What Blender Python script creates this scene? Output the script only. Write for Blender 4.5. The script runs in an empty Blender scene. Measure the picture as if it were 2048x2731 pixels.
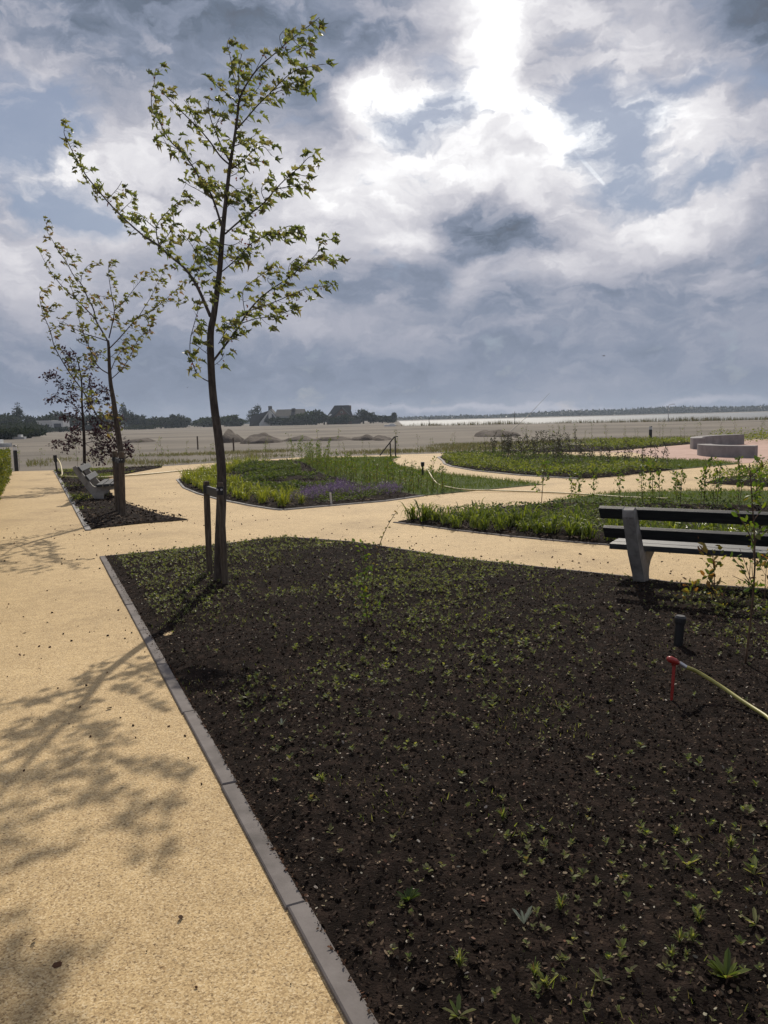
import bpy, math, random
import numpy as np
from mathutils import Vector, Matrix
C = bpy.context.scene
R = math.radians
random.seed(7); rng = np.random.default_rng(7)

# ------------------------------------------------------------------ camera, sky, sun, exposure
F_PX, CAM_H, PITCH, ROLL = 2100.0, 1.65, R(-6.72), R(1.4)
FW = np.array([0, math.cos(PITCH), math.sin(PITCH)]); R0 = np.array([1.0, 0, 0]); U0 = np.cross(R0, FW)
RT = math.cos(ROLL)*R0 - math.sin(ROLL)*U0; UP = math.cos(ROLL)*U0 + math.sin(ROLL)*R0
cam = bpy.data.cameras.new('camera'); cam.sensor_fit = 'VERTICAL'; cam.sensor_height = 36
cam.lens = 36*F_PX/2731; cam.clip_end = 6000; cam.clip_start = 0.05
co = bpy.data.objects.new('camera', cam); C.collection.objects.link(co); C.camera = co
m = Matrix(((RT[0], UP[0], -FW[0], 0), (RT[1], UP[1], -FW[1], 0), (RT[2], UP[2], -FW[2], CAM_H), (0, 0, 0, 1)))
co.matrix_world = m
KF = 2048/1659
def ray(x, y): return FW + RT*(x-1024)/F_PX + UP*(1365.5-y)/F_PX
def G(x, y, z=0.0):                      # photo pixel -> point on the ground
    d = ray(x, y); return np.array([0, 0, CAM_H]) + d*(z-CAM_H)/d[2]
def W(x, y, Y):                          # photo pixel -> point at distance Y
    d = ray(x, y); return np.array([0, 0, CAM_H]) + d*Y/d[1]
def GF(x, y, z=0.0): return G(x*KF, y*KF, z)
def Z1(x, y, z=0.0): return G(x/1.62, 1000+y/1.62, z)
def Z2(x, y, z=0.0): return G(1024+x/1.62, 1000+y/1.62, z)
def Z3(x, y, z=0.0): return G(x/3.24, 1050+y/3.24, z)

SUN_EL, SUN_AZ = 41.0, 4.3               # azimuth measured from +Y towards +X
sl = bpy.data.lights.new('sun', 'SUN'); sl.energy = 4.2; sl.angle = R(0.55); sl.color = (1.0, .91, .78)
so = bpy.data.objects.new('sun', sl); C.collection.objects.link(so)
sd = Vector((math.sin(R(SUN_AZ))*math.cos(R(SUN_EL)), math.cos(R(SUN_AZ))*math.cos(R(SUN_EL)), math.sin(R(SUN_EL))))
so.rotation_euler = sd.to_track_quat('Z', 'Y').to_euler(); so.location = (0, 0, 50)
C.view_settings.view_transform = 'Standard'; C.view_settings.look = 'None'
C.view_settings.gamma = 1; C.view_settings.use_curve_mapping = False; C.view_settings.exposure = 0.0

def make_world():
    w = bpy.data.worlds.new('World'); C.world = w; w.use_nodes = True
    nt = w.node_tree; N = nt.nodes; L = nt.links
    for n in list(N): N.remove(n)
    out = N.new('ShaderNodeOutputWorld'); bg = N.new('ShaderNodeBackground'); L.new(bg.outputs[0], out.inputs[0])
    tc = N.new('ShaderNodeTexCoord'); sep = N.new('ShaderNodeSeparateXYZ'); L.new(tc.outputs['Generated'], sep.inputs[0])
    def M(op, a, b=None, c=None, clamp=False):
        n = N.new('ShaderNodeMath'); n.operation = op; n.use_clamp = clamp
        for i, v in enumerate((a, b, c)):
            if v is None: continue
            if isinstance(v, (int, float)): n.inputs[i].default_value = v
            else: L.new(v, n.inputs[i])
        return n.outputs[0]
    az = M('ARCTAN2', sep.outputs[0], sep.outputs[1]); el = M('ARCSINE', sep.outputs[2])
    comb = N.new('ShaderNodeCombineXYZ'); L.new(az, comb.inputs[0]); L.new(el, comb.inputs[1])
    def noise(scale, detail, rough, vec, sy=1.0, off=0.0, dist=0.0):
        mp = N.new('ShaderNodeMapping'); mp.inputs['Scale'].default_value = (1, sy, 1); mp.inputs['Location'].default_value = (off, off*.7, off)
        L.new(vec, mp.inputs[0])
        n = N.new('ShaderNodeTexNoise'); n.inputs['Scale'].default_value = scale; n.inputs['Detail'].default_value = detail
        n.inputs['Roughness'].default_value = rough; n.inputs['Distortion'].default_value = dist
        L.new(mp.outputs[0], n.inputs['Vector']); return n
    def VM(op, a, b):
        n = N.new('ShaderNodeVectorMath'); n.operation = op
        for i, v in enumerate((a, b)):
            if isinstance(v, tuple): n.inputs[i].default_value = v
            else: L.new(v, n.inputs[i])
        return n.outputs[0]
    wn = noise(5, 6, .6, comb.outputs[0], 1.3, 3.1)
    wv = VM('MULTIPLY', VM('SUBTRACT', wn.outputs['Color'], (.5, .5, .5)), (.11, .075, 0))
    wn2 = noise(22, 5, .6, comb.outputs[0], 1.3, 8.4)
    wv2 = VM('MULTIPLY', VM('SUBTRACT', wn2.outputs['Color'], (.5, .5, .5)), (.04, .03, 0))
    P = VM('ADD', VM('ADD', comb.outputs[0], wv), wv2)
    def blobs(lst, start, P=P):
        acc = start
        for (x, y, rx, ry, rot, wgt) in lst:
            d = ray(x*KF, y*KF); a = math.atan2(d[0], d[1]); e = math.atan2(d[2], math.hypot(d[0], d[1]))
            mp = N.new('ShaderNodeMapping'); mp.vector_type = 'TEXTURE'
            mp.inputs['Location'].default_value = (a, e, 0); mp.inputs['Rotation'].default_value = (0, 0, R(rot))
            mp.inputs['Scale'].default_value = (rx*KF/F_PX*1.35, ry*KF/F_PX*1.35, 1)
            L.new(P, mp.inputs[0])
            g = N.new('ShaderNodeTexGradient'); g.gradient_type = 'SPHERICAL'; L.new(mp.outputs[0], g.inputs[0])
            acc = M('MULTIPLY_ADD', g.outputs['Fac'], wgt, acc)
        return acc
    # brightness of the cloud: base falls towards the horizon
    n1 = noise(7, 9, .58, P, 1.9, 1.7); n2 = noise(20, 8, .6, P, 2.2, 5.2)
    base = M('MULTIPLY_ADD', el, .50, .375)
    base = M('MINIMUM', base, .56)
    hz = M('SUBTRACT', 1.0, M('MULTIPLY', el, 1/.24), None, True)     # 1 at horizon -> 0 at 14 deg
    amp = M('MULTIPLY_ADD', hz, -.54, .66)
    base = M('MULTIPLY_ADD', M('SUBTRACT', n1.outputs['Fac'], .5), amp, base)
    base = M('MULTIPLY_ADD', M('SUBTRACT', n2.outputs['Fac'], .5), M('MULTIPLY', amp, .72), base)
    def sstep(src, a, b_):
        n = N.new('ShaderNodeMapRange'); n.interpolation_type = 'SMOOTHSTEP'; n.inputs['From Min'].default_value = a; n.inputs['From Max'].default_value = b_
        L.new(src, n.inputs['Value']); return n.outputs[0]
    n3 = noise(15, 8, .55, P, 1.7, 11.3, .3)
    puff = sstep(n3.outputs['Fac'], .47, .60)
    base = M('MULTIPLY_ADD', M('SUBTRACT', puff, .45), M('MULTIPLY', M('SUBTRACT', 1.0, hz), .15), base)
    BR = blobs([
        # bright
        (1050, -40, 110, 170, 0, .50), (1070, 80, 60, 100, 0, .30), (1075, 200, 60, 60, 0, .3), (790, 190, 100, 45, 20, .62), (880, 250, 140, 45, 15, .40), (760, 240, 60, 60, 0, .3),
        (930, 330, 190, 45, -8, .30), (1120, 250, 150, 38, -8, .25), (1190, 305, 90, 35, -30, .32), (940, 200, 120, 50, 0, .25),
        (840, 400, 150, 70, 0, .25), (700, 420, 120, 100, 0, .20), (330, 330, 170, 80, 0, .24), (130, 395, 120, 50, 0, .30),
        (80, 150, 110, 45, 0, .20), (1500, 290, 150, 80, 0, .17), (1290, 250, 130, 45, 0, .20), (1420, 70, 150, 70, -15, .20), (1260, 10, 90, 40, 0, .08), (1560, 130, 70, 50, 0, .10),
        (1520, 470, 230, 45, 14, .30), (1330, 470, 110, 45, 0, .24), (830, 525, 140, 40, 0, .24), (300, 480, 240, 50, 0, .26),
        (50, 560, 120, 60, 0, .28), (1130, 590, 130, 30, 0, .22), (1010, 645, 50, 35, 0, .24), (1590, 600, 60, 25, 0, .22),
        (1000, 330, 620, 300, 0, .19), (250, 400, 380, 180, 0, .12), (1450, 330, 260, 200, 0, .08), (1150, 400, 160, 50, 10, .12), (760, 690, 110, 30, 0, .12), (1300, 873, 420, 9, 0, .17), (900, 880, 200, 7, 0, .10),
        (1030, 180, 330, 260, 0, .18), (800, 430, 260, 110, 0, .14), (1250, 330, 220, 120, -20, .16), (1480, 300, 200, 130, 0, .10), (1300, 500, 260, 60, 5, .10), (250, 640, 260, 60, 0, .10), (640, 560, 80, 50, 0, .12), (40, 690, 120, 60, 0, .08),
        # dark
        (520, 40, 300, 120, 0, -.34), (700, 280, 90, 100, -25, -.36), (300, 200, 260, 60, -8, -.15), (850, 60, 170, 90, 0, -.32), (560, 190, 120, 80, 0, -.15),
        (1080, 505, 130, 62, -8, -.60), (1010, 445, 100, 45, 0, -.24), (1630, 40, 170, 130, 0, -.46), (1300, 640, 330, 60, 0, -.13), (1150, 160, 50, 50, 0, -.2),
        (900, 640, 240, 55, 0, -.14), (740, 500, 55, 25, 0, -.22), (150, 50, 240, 80, 0, -.20), (700, 800, 500, 60, 0, -.07),
        (1230, 130, 80, 80, 0, -.12), (90, 850, 320, 40, 0, -.07), (1400, 560, 200, 30, 0, -.08),
    ], base)
    BR = blobs([(1278, 368, 46, 3.2, -48, .5)], BR, comb.outputs[0])
    rp = N.new('ShaderNodeValToRGB'); L.new(M('MULTIPLY', BR, .8), rp.inputs[0]); e = rp.color_ramp.elements
    def st(p, c):
        x = e.new(p); x.color = (*c, 1); return x
    e[0].position = 0; e[0].color = (.115, .12, .145, 1); e[1].position = 1.0; e[1].color = (1.18, 1.18, 1.18, 1)
    st(.16, (.150, .186, .250)); st(.29, (.245, .285, .375)); st(.40, (.385, .402, .480)); st(.54, (.54, .54, .60)); st(.68, (.72, .71, .75)); st(.84, (.90, .89, .91))
    # blue gaps
    BL = blobs([(30, 290, 120, 110, 0, .95), (100, 450, 120, 40, 0, .5), (150, 240, 70, 60, 0, .4), (930, 260, 130, 45, 5, .8), (1250, 190, 100, 110, -25, .5),
                (1340, 250, 110, 70, -10, .45), (1350, 390, 110, 70, -25, .75), (1480, 190, 120, 50, 20, .5), (1560, 380, 120, 35, 20, .55), (200, 480, 180, 30, 0, .35), (1640, 200, 60, 60, 0, .3),
                (960, 150, 60, 50, 0, .4)], -.16)
    BL = M('MULTIPLY_ADD', M('SUBTRACT', n3.outputs['Fac'], .5), -1.3, BL)
    BL = M('MULTIPLY_ADD', M('SUBTRACT', n2.outputs['Fac'], .5), -.8, BL)
    BLc = M('MULTIPLY', M('MULTIPLY', BL, 2.4, None, True), .88)
    sky = N.new('ShaderNodeTexSky'); sky.sky_type = 'NISHITA'; sky.sun_disc = False
    sky.sun_elevation = R(SUN_EL); sky.sun_rotation = R(SUN_AZ); sky.dust_density = .6; sky.ozone_density = 2.0
    L.new(tc.outputs['Generated'], sky.inputs[0])
    sc = N.new('ShaderNodeMix'); sc.data_type = 'RGBA'; sc.blend_type = 'MULTIPLY'; sc.inputs[0].default_value = 1
    L.new(sky.outputs[0], sc.inputs[6]); sc.inputs[7].default_value = (.066, .062, .058, 1)
    # thin veil over the blue: blend a flat lavender blue in with the sky
    vl = N.new('ShaderNodeMix'); vl.data_type = 'RGBA'; vl.inputs[0].default_value = .62
    L.new(sc.outputs[2], vl.inputs[6]); vl.inputs[7].default_value = (.30, .36, .50, 1)
    mx = N.new('ShaderNodeMix'); mx.data_type = 'RGBA'; L.new(BLc, mx.inputs[0]); L.new(rp.outputs[0], mx.inputs[6]); L.new(vl.outputs[2], mx.inputs[7])
    L.new(mx.outputs[2], bg.inputs[0]); bg.inputs[1].default_value = 1.0
    w.cycles.sampling_method = 'MANUAL'; w.cycles.sample_map_resolution = 512
make_world()

# ------------------------------------------------------------------ helpers
def tag(o, label=None, cat=None, group=None, kind=None):
    if label: o['label'] = label
    if cat: o['category'] = cat
    if group: o['group'] = group
    if kind: o['kind'] = kind
    return o
def empty(name, loc=(0, 0, 0), rz=0.0):
    o = bpy.data.objects.new(name, None); C.collection.objects.link(o)
    o.location = tuple(float(v) for v in loc); o.rotation_euler = (0, 0, rz); o.empty_display_size = .1
    return o
class MB:
    def __init__(s): s.v = []; s.f = []; s.n = 0
    def add(s, v, f):
        v = np.asarray(v, float); s.v.append(v); s.f += [tuple(int(i)+s.n for i in q) for q in f]; s.n += len(v)
    def box(s, c, d, rz=0.0, M=None):
        x, y, z = d[0]/2, d[1]/2, d[2]/2
        v = np.array([(-x,-y,-z),(x,-y,-z),(x,y,-z),(-x,y,-z),(-x,-y,z),(x,-y,z),(x,y,z),(-x,y,z)])
        if rz: ca, sa = math.cos(rz), math.sin(rz); v = v @ np.array([[ca, sa, 0], [-sa, ca, 0], [0, 0, 1]])
        if M is not None: v = v @ np.array(M).T
        s.add(v+np.array(c), [(0,3,2,1),(4,5,6,7),(0,1,5,4),(1,2,6,5),(2,3,7,6),(3,0,4,7)])
    def prism(s, poly, z0, z1):
        n = len(poly); v = [(p[0], p[1], z0) for p in poly]+[(p[0], p[1], z1) for p in poly]
        s.add(v, [tuple(range(n))[::-1], tuple(range(n, 2*n))]+[(i, (i+1) % n, n+(i+1) % n, n+i) for i in range(n)])
    def tube(s, pts, rad, n=7, cap=True):
        pts = [np.array(p, float) for p in pts]; V = []; k = len(pts)
        ref = np.array([0.31, 0.2, 0.93]); 
        for i, p in enumerate(pts):
            t = pts[min(i+1, k-1)]-pts[max(i-1, 0)]; t /= (np.linalg.norm(t)+1e-9)
            a = np.cross(t, ref); 
            if np.linalg.norm(a) < .1: a = np.cross(t, [1, 0, 0])
            a /= np.linalg.norm(a); b = np.cross(t, a)
            r = rad[i] if hasattr(rad, '__len__') else rad
            for j in range(n):
                q = 2*math.pi*j/n; V.append(p+r*(math.cos(q)*a+math.sin(q)*b))
        f = [(i*n+j, i*n+(j+1) % n, (i+1)*n+(j+1) % n, (i+1)*n+j) for i in range(k-1) for j in range(n)]
        if cap: f += [tuple(range(n))[::-1], tuple(range((k-1)*n, k*n))]
        s.add(V, f)
    def build(s, name, mat, parent=None, smooth=False, bevel=0.0):
        me = bpy.data.meshes.new(name); me.from_pydata(np.concatenate(s.v).tolist() if s.v else [], [], s.f)
        me.materials.append(mat)
        if smooth: me.polygons.foreach_set('use_smooth', [True]*len(me.polygons))
        o = bpy.data.objects.new(name, me); C.collection.objects.link(o)
        if parent is not None: o.parent = parent
        if bevel:
            b = o.modifiers.new('bevel', 'BEVEL'); b.width = bevel; b.segments = 2; b.limit_method = 'ANGLE'
        me.update(); return o
def scatter(mb, tv, tf, pos, mats, scl):
    """add len(pos) copies of the template (tv, tf) turned by mats (n,3,3) and scaled"""
    tv = np.asarray(tv, float); n = len(pos)
    if not n: return
    v = np.einsum('nij,kj->nki', mats, tv)*np.asarray(scl).reshape(-1, 1, 1)+np.asarray(pos)[:, None, :]
    k = len(tv); mb.v.append(v.reshape(-1, 3)); base = mb.n
    for i in range(n): mb.f += [tuple(base+i*k+j for j in q) for q in tf]
    mb.n += n*k
def frames(dirs, normals):
    d = dirs/np.linalg.norm(dirs, axis=1, keepdims=True)
    y = np.cross(normals, d); y /= (np.linalg.norm(y, axis=1, keepdims=True)+1e-9); z = np.cross(d, y)
    return np.stack([d, y, z], axis=2)
def rand_frames(n, flat=0.0):
    d = rng.normal(size=(n, 3)); d[:, 2] *= (1-flat); u = rng.normal(size=(n, 3)); u[:, 2] += 3*flat
    return frames(d, u)
def smooth_line(pts, k=4):
    P = [np.array(p, float) for p in pts]; out = []
    for i in range(len(P)-1):
        a = P[max(i-1, 0)]; b = P[i]; c = P[i+1]; d = P[min(i+2, len(P)-1)]
        for j in range(k):
            t = j/k; out.append(.5*((2*b)+(c-a)*t+(2*a-5*b+4*c-d)*t*t+(3*b-a-3*c+d)*t**3))
    out.append(P[-1]); return out
def in_poly(px, py, poly):
    c = np.zeros(len(px), bool); n = len(poly); j = n-1
    for i in range(n):
        xi, yi = poly[i][0], poly[i][1]; xj, yj = poly[j][0], poly[j][1]
        k = ((yi > py) != (yj > py)) & (px < (xj-xi)*(py-yi)/(yj-yi+1e-12)+xi); c ^= k; j = i
    return c
def sample_poly(poly, n, dens=None):
    P = np.array([(p[0], p[1]) for p in poly]); lo = P.min(0); hi = P.max(0); res = []
    tot = 0
    while tot < n:
        q = lo+rng.random((4*n+50, 2))*(hi-lo); q = q[in_poly(q[:, 0], q[:, 1], P)]
        if dens is not None: q = q[rng.random(len(q)) < dens(q[:, 0], q[:, 1])]
        res.append(q); tot += len(q)
    return np.concatenate(res)[:n]
def dist_line(px, py, pts):
    best = np.full(len(px), 1e9)
    for a, b in zip(pts[:-1], pts[1:]):
        ax, ay, bx, by = a[0], a[1], b[0], b[1]; dx, dy = bx-ax, by-ay; l2 = dx*dx+dy*dy+1e-9
        t = np.clip(((px-ax)*dx+(py-ay)*dy)/l2, 0, 1); best = np.minimum(best, np.hypot(px-ax-t*dx, py-ay-t*dy))
    return best

# ------------------------------------------------------------------ materials
def newmat(name):
    mt = bpy.data.materials.new(name); mt.use_nodes = True; nt = mt.node_tree
    return mt, nt, nt.nodes, nt.links, nt.nodes['Principled BSDF']
def ramp_mat(name, cols, scale=5.0, detail=6, rough=.85, bump=0.0, bscale=None, spec=.3, pos=None, vec_scale=(1, 1, 1), bdist=.01, noise_rough=.6):
    mt, nt, N, L, b = newmat(name)
    tc = N.new('ShaderNodeTexCoord'); mp = N.new('ShaderNodeMapping'); mp.inputs['Scale'].default_value = vec_scale
    L.new(tc.outputs['Object'], mp.inputs[0])
    n = N.new('ShaderNodeTexNoise'); n.inputs['Scale'].default_value = scale; n.inputs['Detail'].default_value = detail; n.inputs['Roughness'].default_value = noise_rough
    L.new(mp.outputs[0], n.inputs['Vector'])
    r = N.new('ShaderNodeValToRGB'); L.new(n.outputs['Fac'], r.inputs[0]); el = r.color_ramp.elements
    pos = pos or np.linspace(.32, .68, len(cols))
    el[0].position = pos[0]; el[0].color = (*cols[0], 1); el[1].position = pos[-1]; el[1].color = (*cols[-1], 1)
    for p, c in list(zip(pos, cols))[1:-1]: q = el.new(p); q.color = (*c, 1)
    L.new(r.outputs[0], b.inputs['Base Color']); b.inputs['Roughness'].default_value = rough
    b.inputs['Specular IOR Level'].default_value = spec
    if bump:
        n2 = N.new('ShaderNodeTexNoise'); n2.inputs['Scale'].default_value = bscale or scale*4; n2.inputs['Detail'].default_value = 4
        L.new(mp.outputs[0], n2.inputs['Vector']); bp = N.new('ShaderNodeBump'); bp.inputs['Strength'].default_value = bump
        bp.inputs['Distance'].default_value = bdist; L.new(n2.outputs['Fac'], bp.inputs['Height']); L.new(bp.outputs[0], b.inputs['Normal'])
    return mt
def leaf_mat(name, cols, trans=.4, tcol=None, rough=.5, spec=.35):
    """colour differs leaf by leaf; light passes through the blade"""
    mt, nt, N, L, b = newmat(name)
    g = N.new('ShaderNodeNewGeometry'); r = N.new('ShaderNodeValToRGB'); L.new(g.outputs['Random Per Island'], r.inputs[0])
    el = r.color_ramp.elements; k = len(cols)
    el[0].position = 0; el[0].color = (*cols[0], 1); el[1].position = 1; el[1].color = (*cols[-1], 1)
    for i, c in enumerate(cols[1:-1]): q = el.new((i+1)/(k-1)); q.color = (*c, 1)
    L.new(r.outputs[0], b.inputs['Base Color']); b.inputs['Roughness'].default_value = rough; b.inputs['Specular IOR Level'].default_value = spec
    t = N.new('ShaderNodeBsdfTranslucent'); mxc = N.new('ShaderNodeMix'); mxc.data_type = 'RGBA'; mxc.blend_type = 'MULTIPLY'; mxc.inputs[0].default_value = 1
    L.new(r.outputs[0], mxc.inputs[6]); mxc.inputs[7].default_value = (*(tcol or (2.2, 2.0, .9)), 1); L.new(mxc.outputs[2], t.inputs[0])
    mx = N.new('ShaderNodeMixShader'); mx.inputs[0].default_value = trans
    L.new(b.outputs[0], mx.inputs[1]); L.new(t.outputs[0], mx.inputs[2]); L.new(mx.outputs[0], N['Material Output'].inputs[0])
    return mt
def plain(name, col, rough=.6, spec=.4, metal=0.0):
    mt, nt, N, L, b = newmat(name)
    n = N.new('ShaderNodeTexNoise'); n.inputs['Scale'].default_value = 14; n.inputs['Detail'].default_value = 5
    tc = N.new('ShaderNodeTexCoord'); L.new(tc.outputs['Object'], n.inputs['Vector'])
    r = N.new('ShaderNodeValToRGB'); L.new(n.outputs['Fac'], r.inputs[0]); el = r.color_ramp.elements
    el[0].position = .3; el[0].color = (*[c*.8 for c in col], 1); el[1].position = .7; el[1].color = (*[min(1, c*1.15) for c in col], 1)
    L.new(r.outputs[0], b.inputs['Base Color']); b.inputs['Roughness'].default_value = rough
    b.inputs['Specular IOR Level'].default_value = spec; b.inputs['Metallic'].default_value = metal
    return mt

def path_material():
    mt, nt, N, L, b = newmat('bound_gravel')
    tc = N.new('ShaderNodeTexCoord'); V = tc.outputs['Object']
    def noise(sc, de, ro=.6):
        n = N.new('ShaderNodeTexNoise'); n.inputs['Scale'].default_value = sc; n.inputs['Detail'].default_value = de; n.inputs['Roughness'].default_value = ro
        L.new(V, n.inputs['Vector']); return n.outputs['Fac']
    def ramp(src, cols, pos):
        r = N.new('ShaderNodeValToRGB'); L.new(src, r.inputs[0]); el = r.color_ramp.elements
        el[0].position = pos[0]; el[0].color = (*cols[0], 1); el[1].position = pos[-1]; el[1].color = (*cols[-1], 1)
        for p, c in list(zip(pos, cols))[1:-1]: q = el.new(p); q.color = (*c, 1)
        return r.outputs[0]
    def mul(a, c2, f=1.0):
        mx = N.new('ShaderNodeMix'); mx.data_type = 'RGBA'; mx.blend_type = 'MULTIPLY'; mx.inputs[0].default_value = f
        L.new(a, mx.inputs[6]); L.new(c2, mx.inputs[7]); return mx.outputs[2]
    vo = N.new('ShaderNodeTexVoronoi'); vo.inputs['Scale'].default_value = 190; L.new(V, vo.inputs['Vector'])
    grains = N.new('ShaderNodeSeparateColor'); L.new(vo.outputs['Color'], grains.inputs[0])
    c = ramp(grains.outputs[0], [(.32, .22, .108), (.47, .335, .162), (.565, .42, .218), (.64, .51, .31)], [0, .35, .75, 1])
    # dark pits between the grains
    pit = ramp(noise(95, 5, .7), [(.22, .18, .145), (1, 1, 1)], [.37, .46])
    c = mul(c, pit, .8)
    c = mul(c, ramp(noise(.7, 8, .65), [(.72, .70, .68), (.93, .92, .91), (1.05, 1.05, 1.05)], [.3, .47, .68]))
    c = mul(c, ramp(noise(38, 3, .6), [(.62, .55, .48), (1, 1, 1)], [.30, .38]), .8)
    c = mul(c, ramp(noise(9, 5, .6), [(.86, .85, .84), (1.04, 1.04, 1.04)], [.3, .65]))
    L.new(c, b.inputs['Base Color']); b.inputs['Roughness'].default_value = .8; b.inputs['Specular IOR Level'].default_value = .3
    bp = N.new('ShaderNodeBump'); bp.inputs['Strength'].default_value = .75; bp.inputs['Distance'].default_value = .004
    L.new(noise(130, 5, .7), bp.inputs['Height']); L.new(bp.outputs[0], b.inputs['Normal'])
    return mt
M_path = path_material()
M_sand = ramp_mat('sand', [(.086, .077, .066), (.136, .122, .102), (.184, .163, .135), (.232, .204, .168)], .035, 12, .95, .7, 1.4, .1, pos=(.30, .44, .55, .72), vec_scale=(.8, 1.25, 1), bdist=.12, noise_rough=.68)
M_soil = ramp_mat('soil', [(.0068, .0049, .0040), (.0135, .0098, .0080), (.031, .0215, .017)], 14, 9, .95, 1.0, 110, .04, bdist=.012)
M_kerb = ramp_mat('concrete_edging', [(.085, .076, .070), (.135, .12, .112), (.175, .158, .148)], 5, 12, .85, .3, 120, .3, bdist=.002)
M_kerb2 = ramp_mat('pale_edging', [(.20, .19, .18), (.30, .29, .275)], 8, 6, .85)
M_conc = ramp_mat('bench_concrete', [(.17, .16, .15), (.24, .23, .215), (.29, .28, .26)], 12, 8, .85, .4, 90, .3, bdist=.003)
M_wallc = ramp_mat('wall_concrete', [(.17, .16, .158), (.25, .238, .232)], 2.5, 8, .8, .3, 60, .3, bdist=.003)
M_plank = ramp_mat('dark_plank', [(.008, .010, .012), (.018, .021, .024), (.035, .038, .041)], 5, 8, .55, .5, 60, .5, vec_scale=(1, 12, 12), bdist=.002)
M_stake = ramp_mat('stake_wood', [(.050, .038, .028), (.090, .070, .052), (.135, .108, .08)], 9, 8, .85, .6, 50, .2, vec_scale=(5, 5, .8), bdist=.004)
M_bark = ramp_mat('bark', [(.034, .028, .023), (.060, .048, .040), (.095, .078, .062)], 12, 8, .85, .8, 60, .2, vec_scale=(3, 3, .8), bdist=.004)
M_barkd = ramp_mat('dark_bark', [(.022, .016, .014), (.05, .036, .030)], 12, 8, .85, .5, 60, .2)
M_twig = ramp_mat('twig_bark', [(.06, .035, .022), (.12, .075, .045)], 20, 4, .8)
M_strap = plain('black_strap', (.012, .012, .014), .5)
M_steel = plain('galvanised_steel', (.42, .42, .43), .4, .5, .8)
M_black = plain('black_plastic', (.010, .010, .011), .42, .5)
M_red = plain('red_plastic', (.26, .022, .016), .4, .5)
M_hose = plain('yellow_green_hose', (.26, .24, .06), .45, .5)
M_hose2 = plain('pale_hose', (.50, .42, .22), .5, .4)
M_white = plain('white_paint', (.60, .60, .58), .5)
M_postw = plain('white_post', (.55, .52, .46), .6)
M_pave = ramp_mat('pink_paving', [(.30, .19, .145), (.38, .25, .20), (.43, .29, .235)], 1.5, 8, .85, .3, 60)
M_lawn = ramp_mat('lawn', [(.034, .050, .014), (.055, .078, .020), (.085, .108, .032)], 1.3, 8, .9, .6, 40, .1, bdist=.03)
M_maple = leaf_mat('maple_leaf', [(.058, .072, .030), (.085, .103, .038), (.118, .130, .048), (.155, .155, .065), (.13, .105, .06)], .50, (1.9, 1.95, 1.0))
M_maple2 = leaf_mat('maple_leaf_young', [(.065, .076, .03), (.095, .108, .038), (.125, .13, .045), (.15, .078, .048), (.085, .094, .034), (.12, .105, .045), (.07, .085, .03)], .48, (2.0, 1.95, 1.0))
M_beech = leaf_mat('copper_beech_leaf', [(.014, .007, .010), (.028, .011, .017), (.045, .018, .025), (.024, .011, .014)], .22, (1.8, .9, 1.1), .55, .35)
M_key = leaf_mat('maple_key', [(.14, .045, .03), (.09, .05, .025)], .3, (2, 1.2, .8))
M_lily = leaf_mat('daylily_leaf', [(.08, .11, .018), (.15, .175, .025), (.24, .26, .05), (.06, .085, .015)], .42, (1.9, 1.8, .5), .38, .45)
M_lilyd = leaf_mat('daylily_leaf_deep', [(.045, .070, .014), (.11, .140, .026), (.21, .235, .055)], .42, (1.8, 1.8, .6), .38, .5)
M_cover = leaf_mat('ground_cover_leaf', [(.030, .052, .016), (.055, .082, .024), (.095, .122, .036), (.040, .040, .02)], .40, (1.8, 1.8, .7), .62, .25)
M_coverl = leaf_mat('light_cover_leaf', [(.060, .092, .024), (.11, .145, .038), (.18, .205, .06), (.045, .062, .02)], .44, (1.8, 1.7, .6), .62, .25)
M_dark = leaf_mat('dark_shrub_leaf', [(.016, .022, .014), (.03, .035, .022), (.045, .045, .03)], .2)
M_sap = leaf_mat('sapling_leaf', [(.045, .085, .015), (.07, .12, .022), (.11, .15, .03), (.13, .11, .03)], .40, (2.0, 1.9, .6))
M_seed = leaf_mat('seedling_leaf', [(.06, .085, .024), (.10, .13, .034), (.17, .20, .055), (.20, .20, .085), (.08, .095, .04), (.12, .08, .05)], .40, (1.9, 1.9, .8))
M_grey = leaf_mat('grey_leaf', [(.22, .25, .18), (.28, .30, .24)], .2, (1.2, 1.2, 1))
M_grass = leaf_mat('grass_blade', [(.050, .080, .016), (.080, .112, .024), (.12, .145, .04)], .34, (1.7, 1.7, .6), .7, .2)
M_dry = leaf_mat('dry_grass_blade', [(.10, .10, .04), (.16, .14, .06), (.09, .12, .035), (.20, .17, .09)], .3, (1.4, 1.3, .8))
M_hedge = leaf_mat('hedge_leaf', [(.04, .065, .012), (.08, .11, .016), (.16, .165, .022), (.11, .13, .02)], .34, (1.7, 1.6, .5))
M_purple = leaf_mat('purple_flower', [(.10, .075, .14), (.16, .115, .20), (.075, .055, .10), (.22, .17, .26)], .3, (1.4, 1.2, 1.5))
M_far = leaf_mat('far_tree_leaf', [(.010, .017, .011), (.018, .028, .015), (.032, .042, .020)], .16, None, .9, .05)
M_farl = leaf_mat('far_bush_leaf', [(.022, .036, .016), (.035, .052, .022)], .18, None, .9, .05)
M_chipd = leaf_mat('mulch_chip', [(.010, .008, .007), (.022, .016, .013), (.045, .029, .021), (.075, .052, .036), (.02, .014, .011), (.12, .082, .052), (.016, .012, .009), (.04, .021, .014)], .0, None, .85, .10)
M_chipl = leaf_mat('pale_chip', [(.15, .11, .065), (.22, .17, .11), (.10, .10, .04), (.34, .31, .26), (.14, .06, .035), (.12, .085, .05), (.18, .13, .08)], .0, None, .7, .2)
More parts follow.
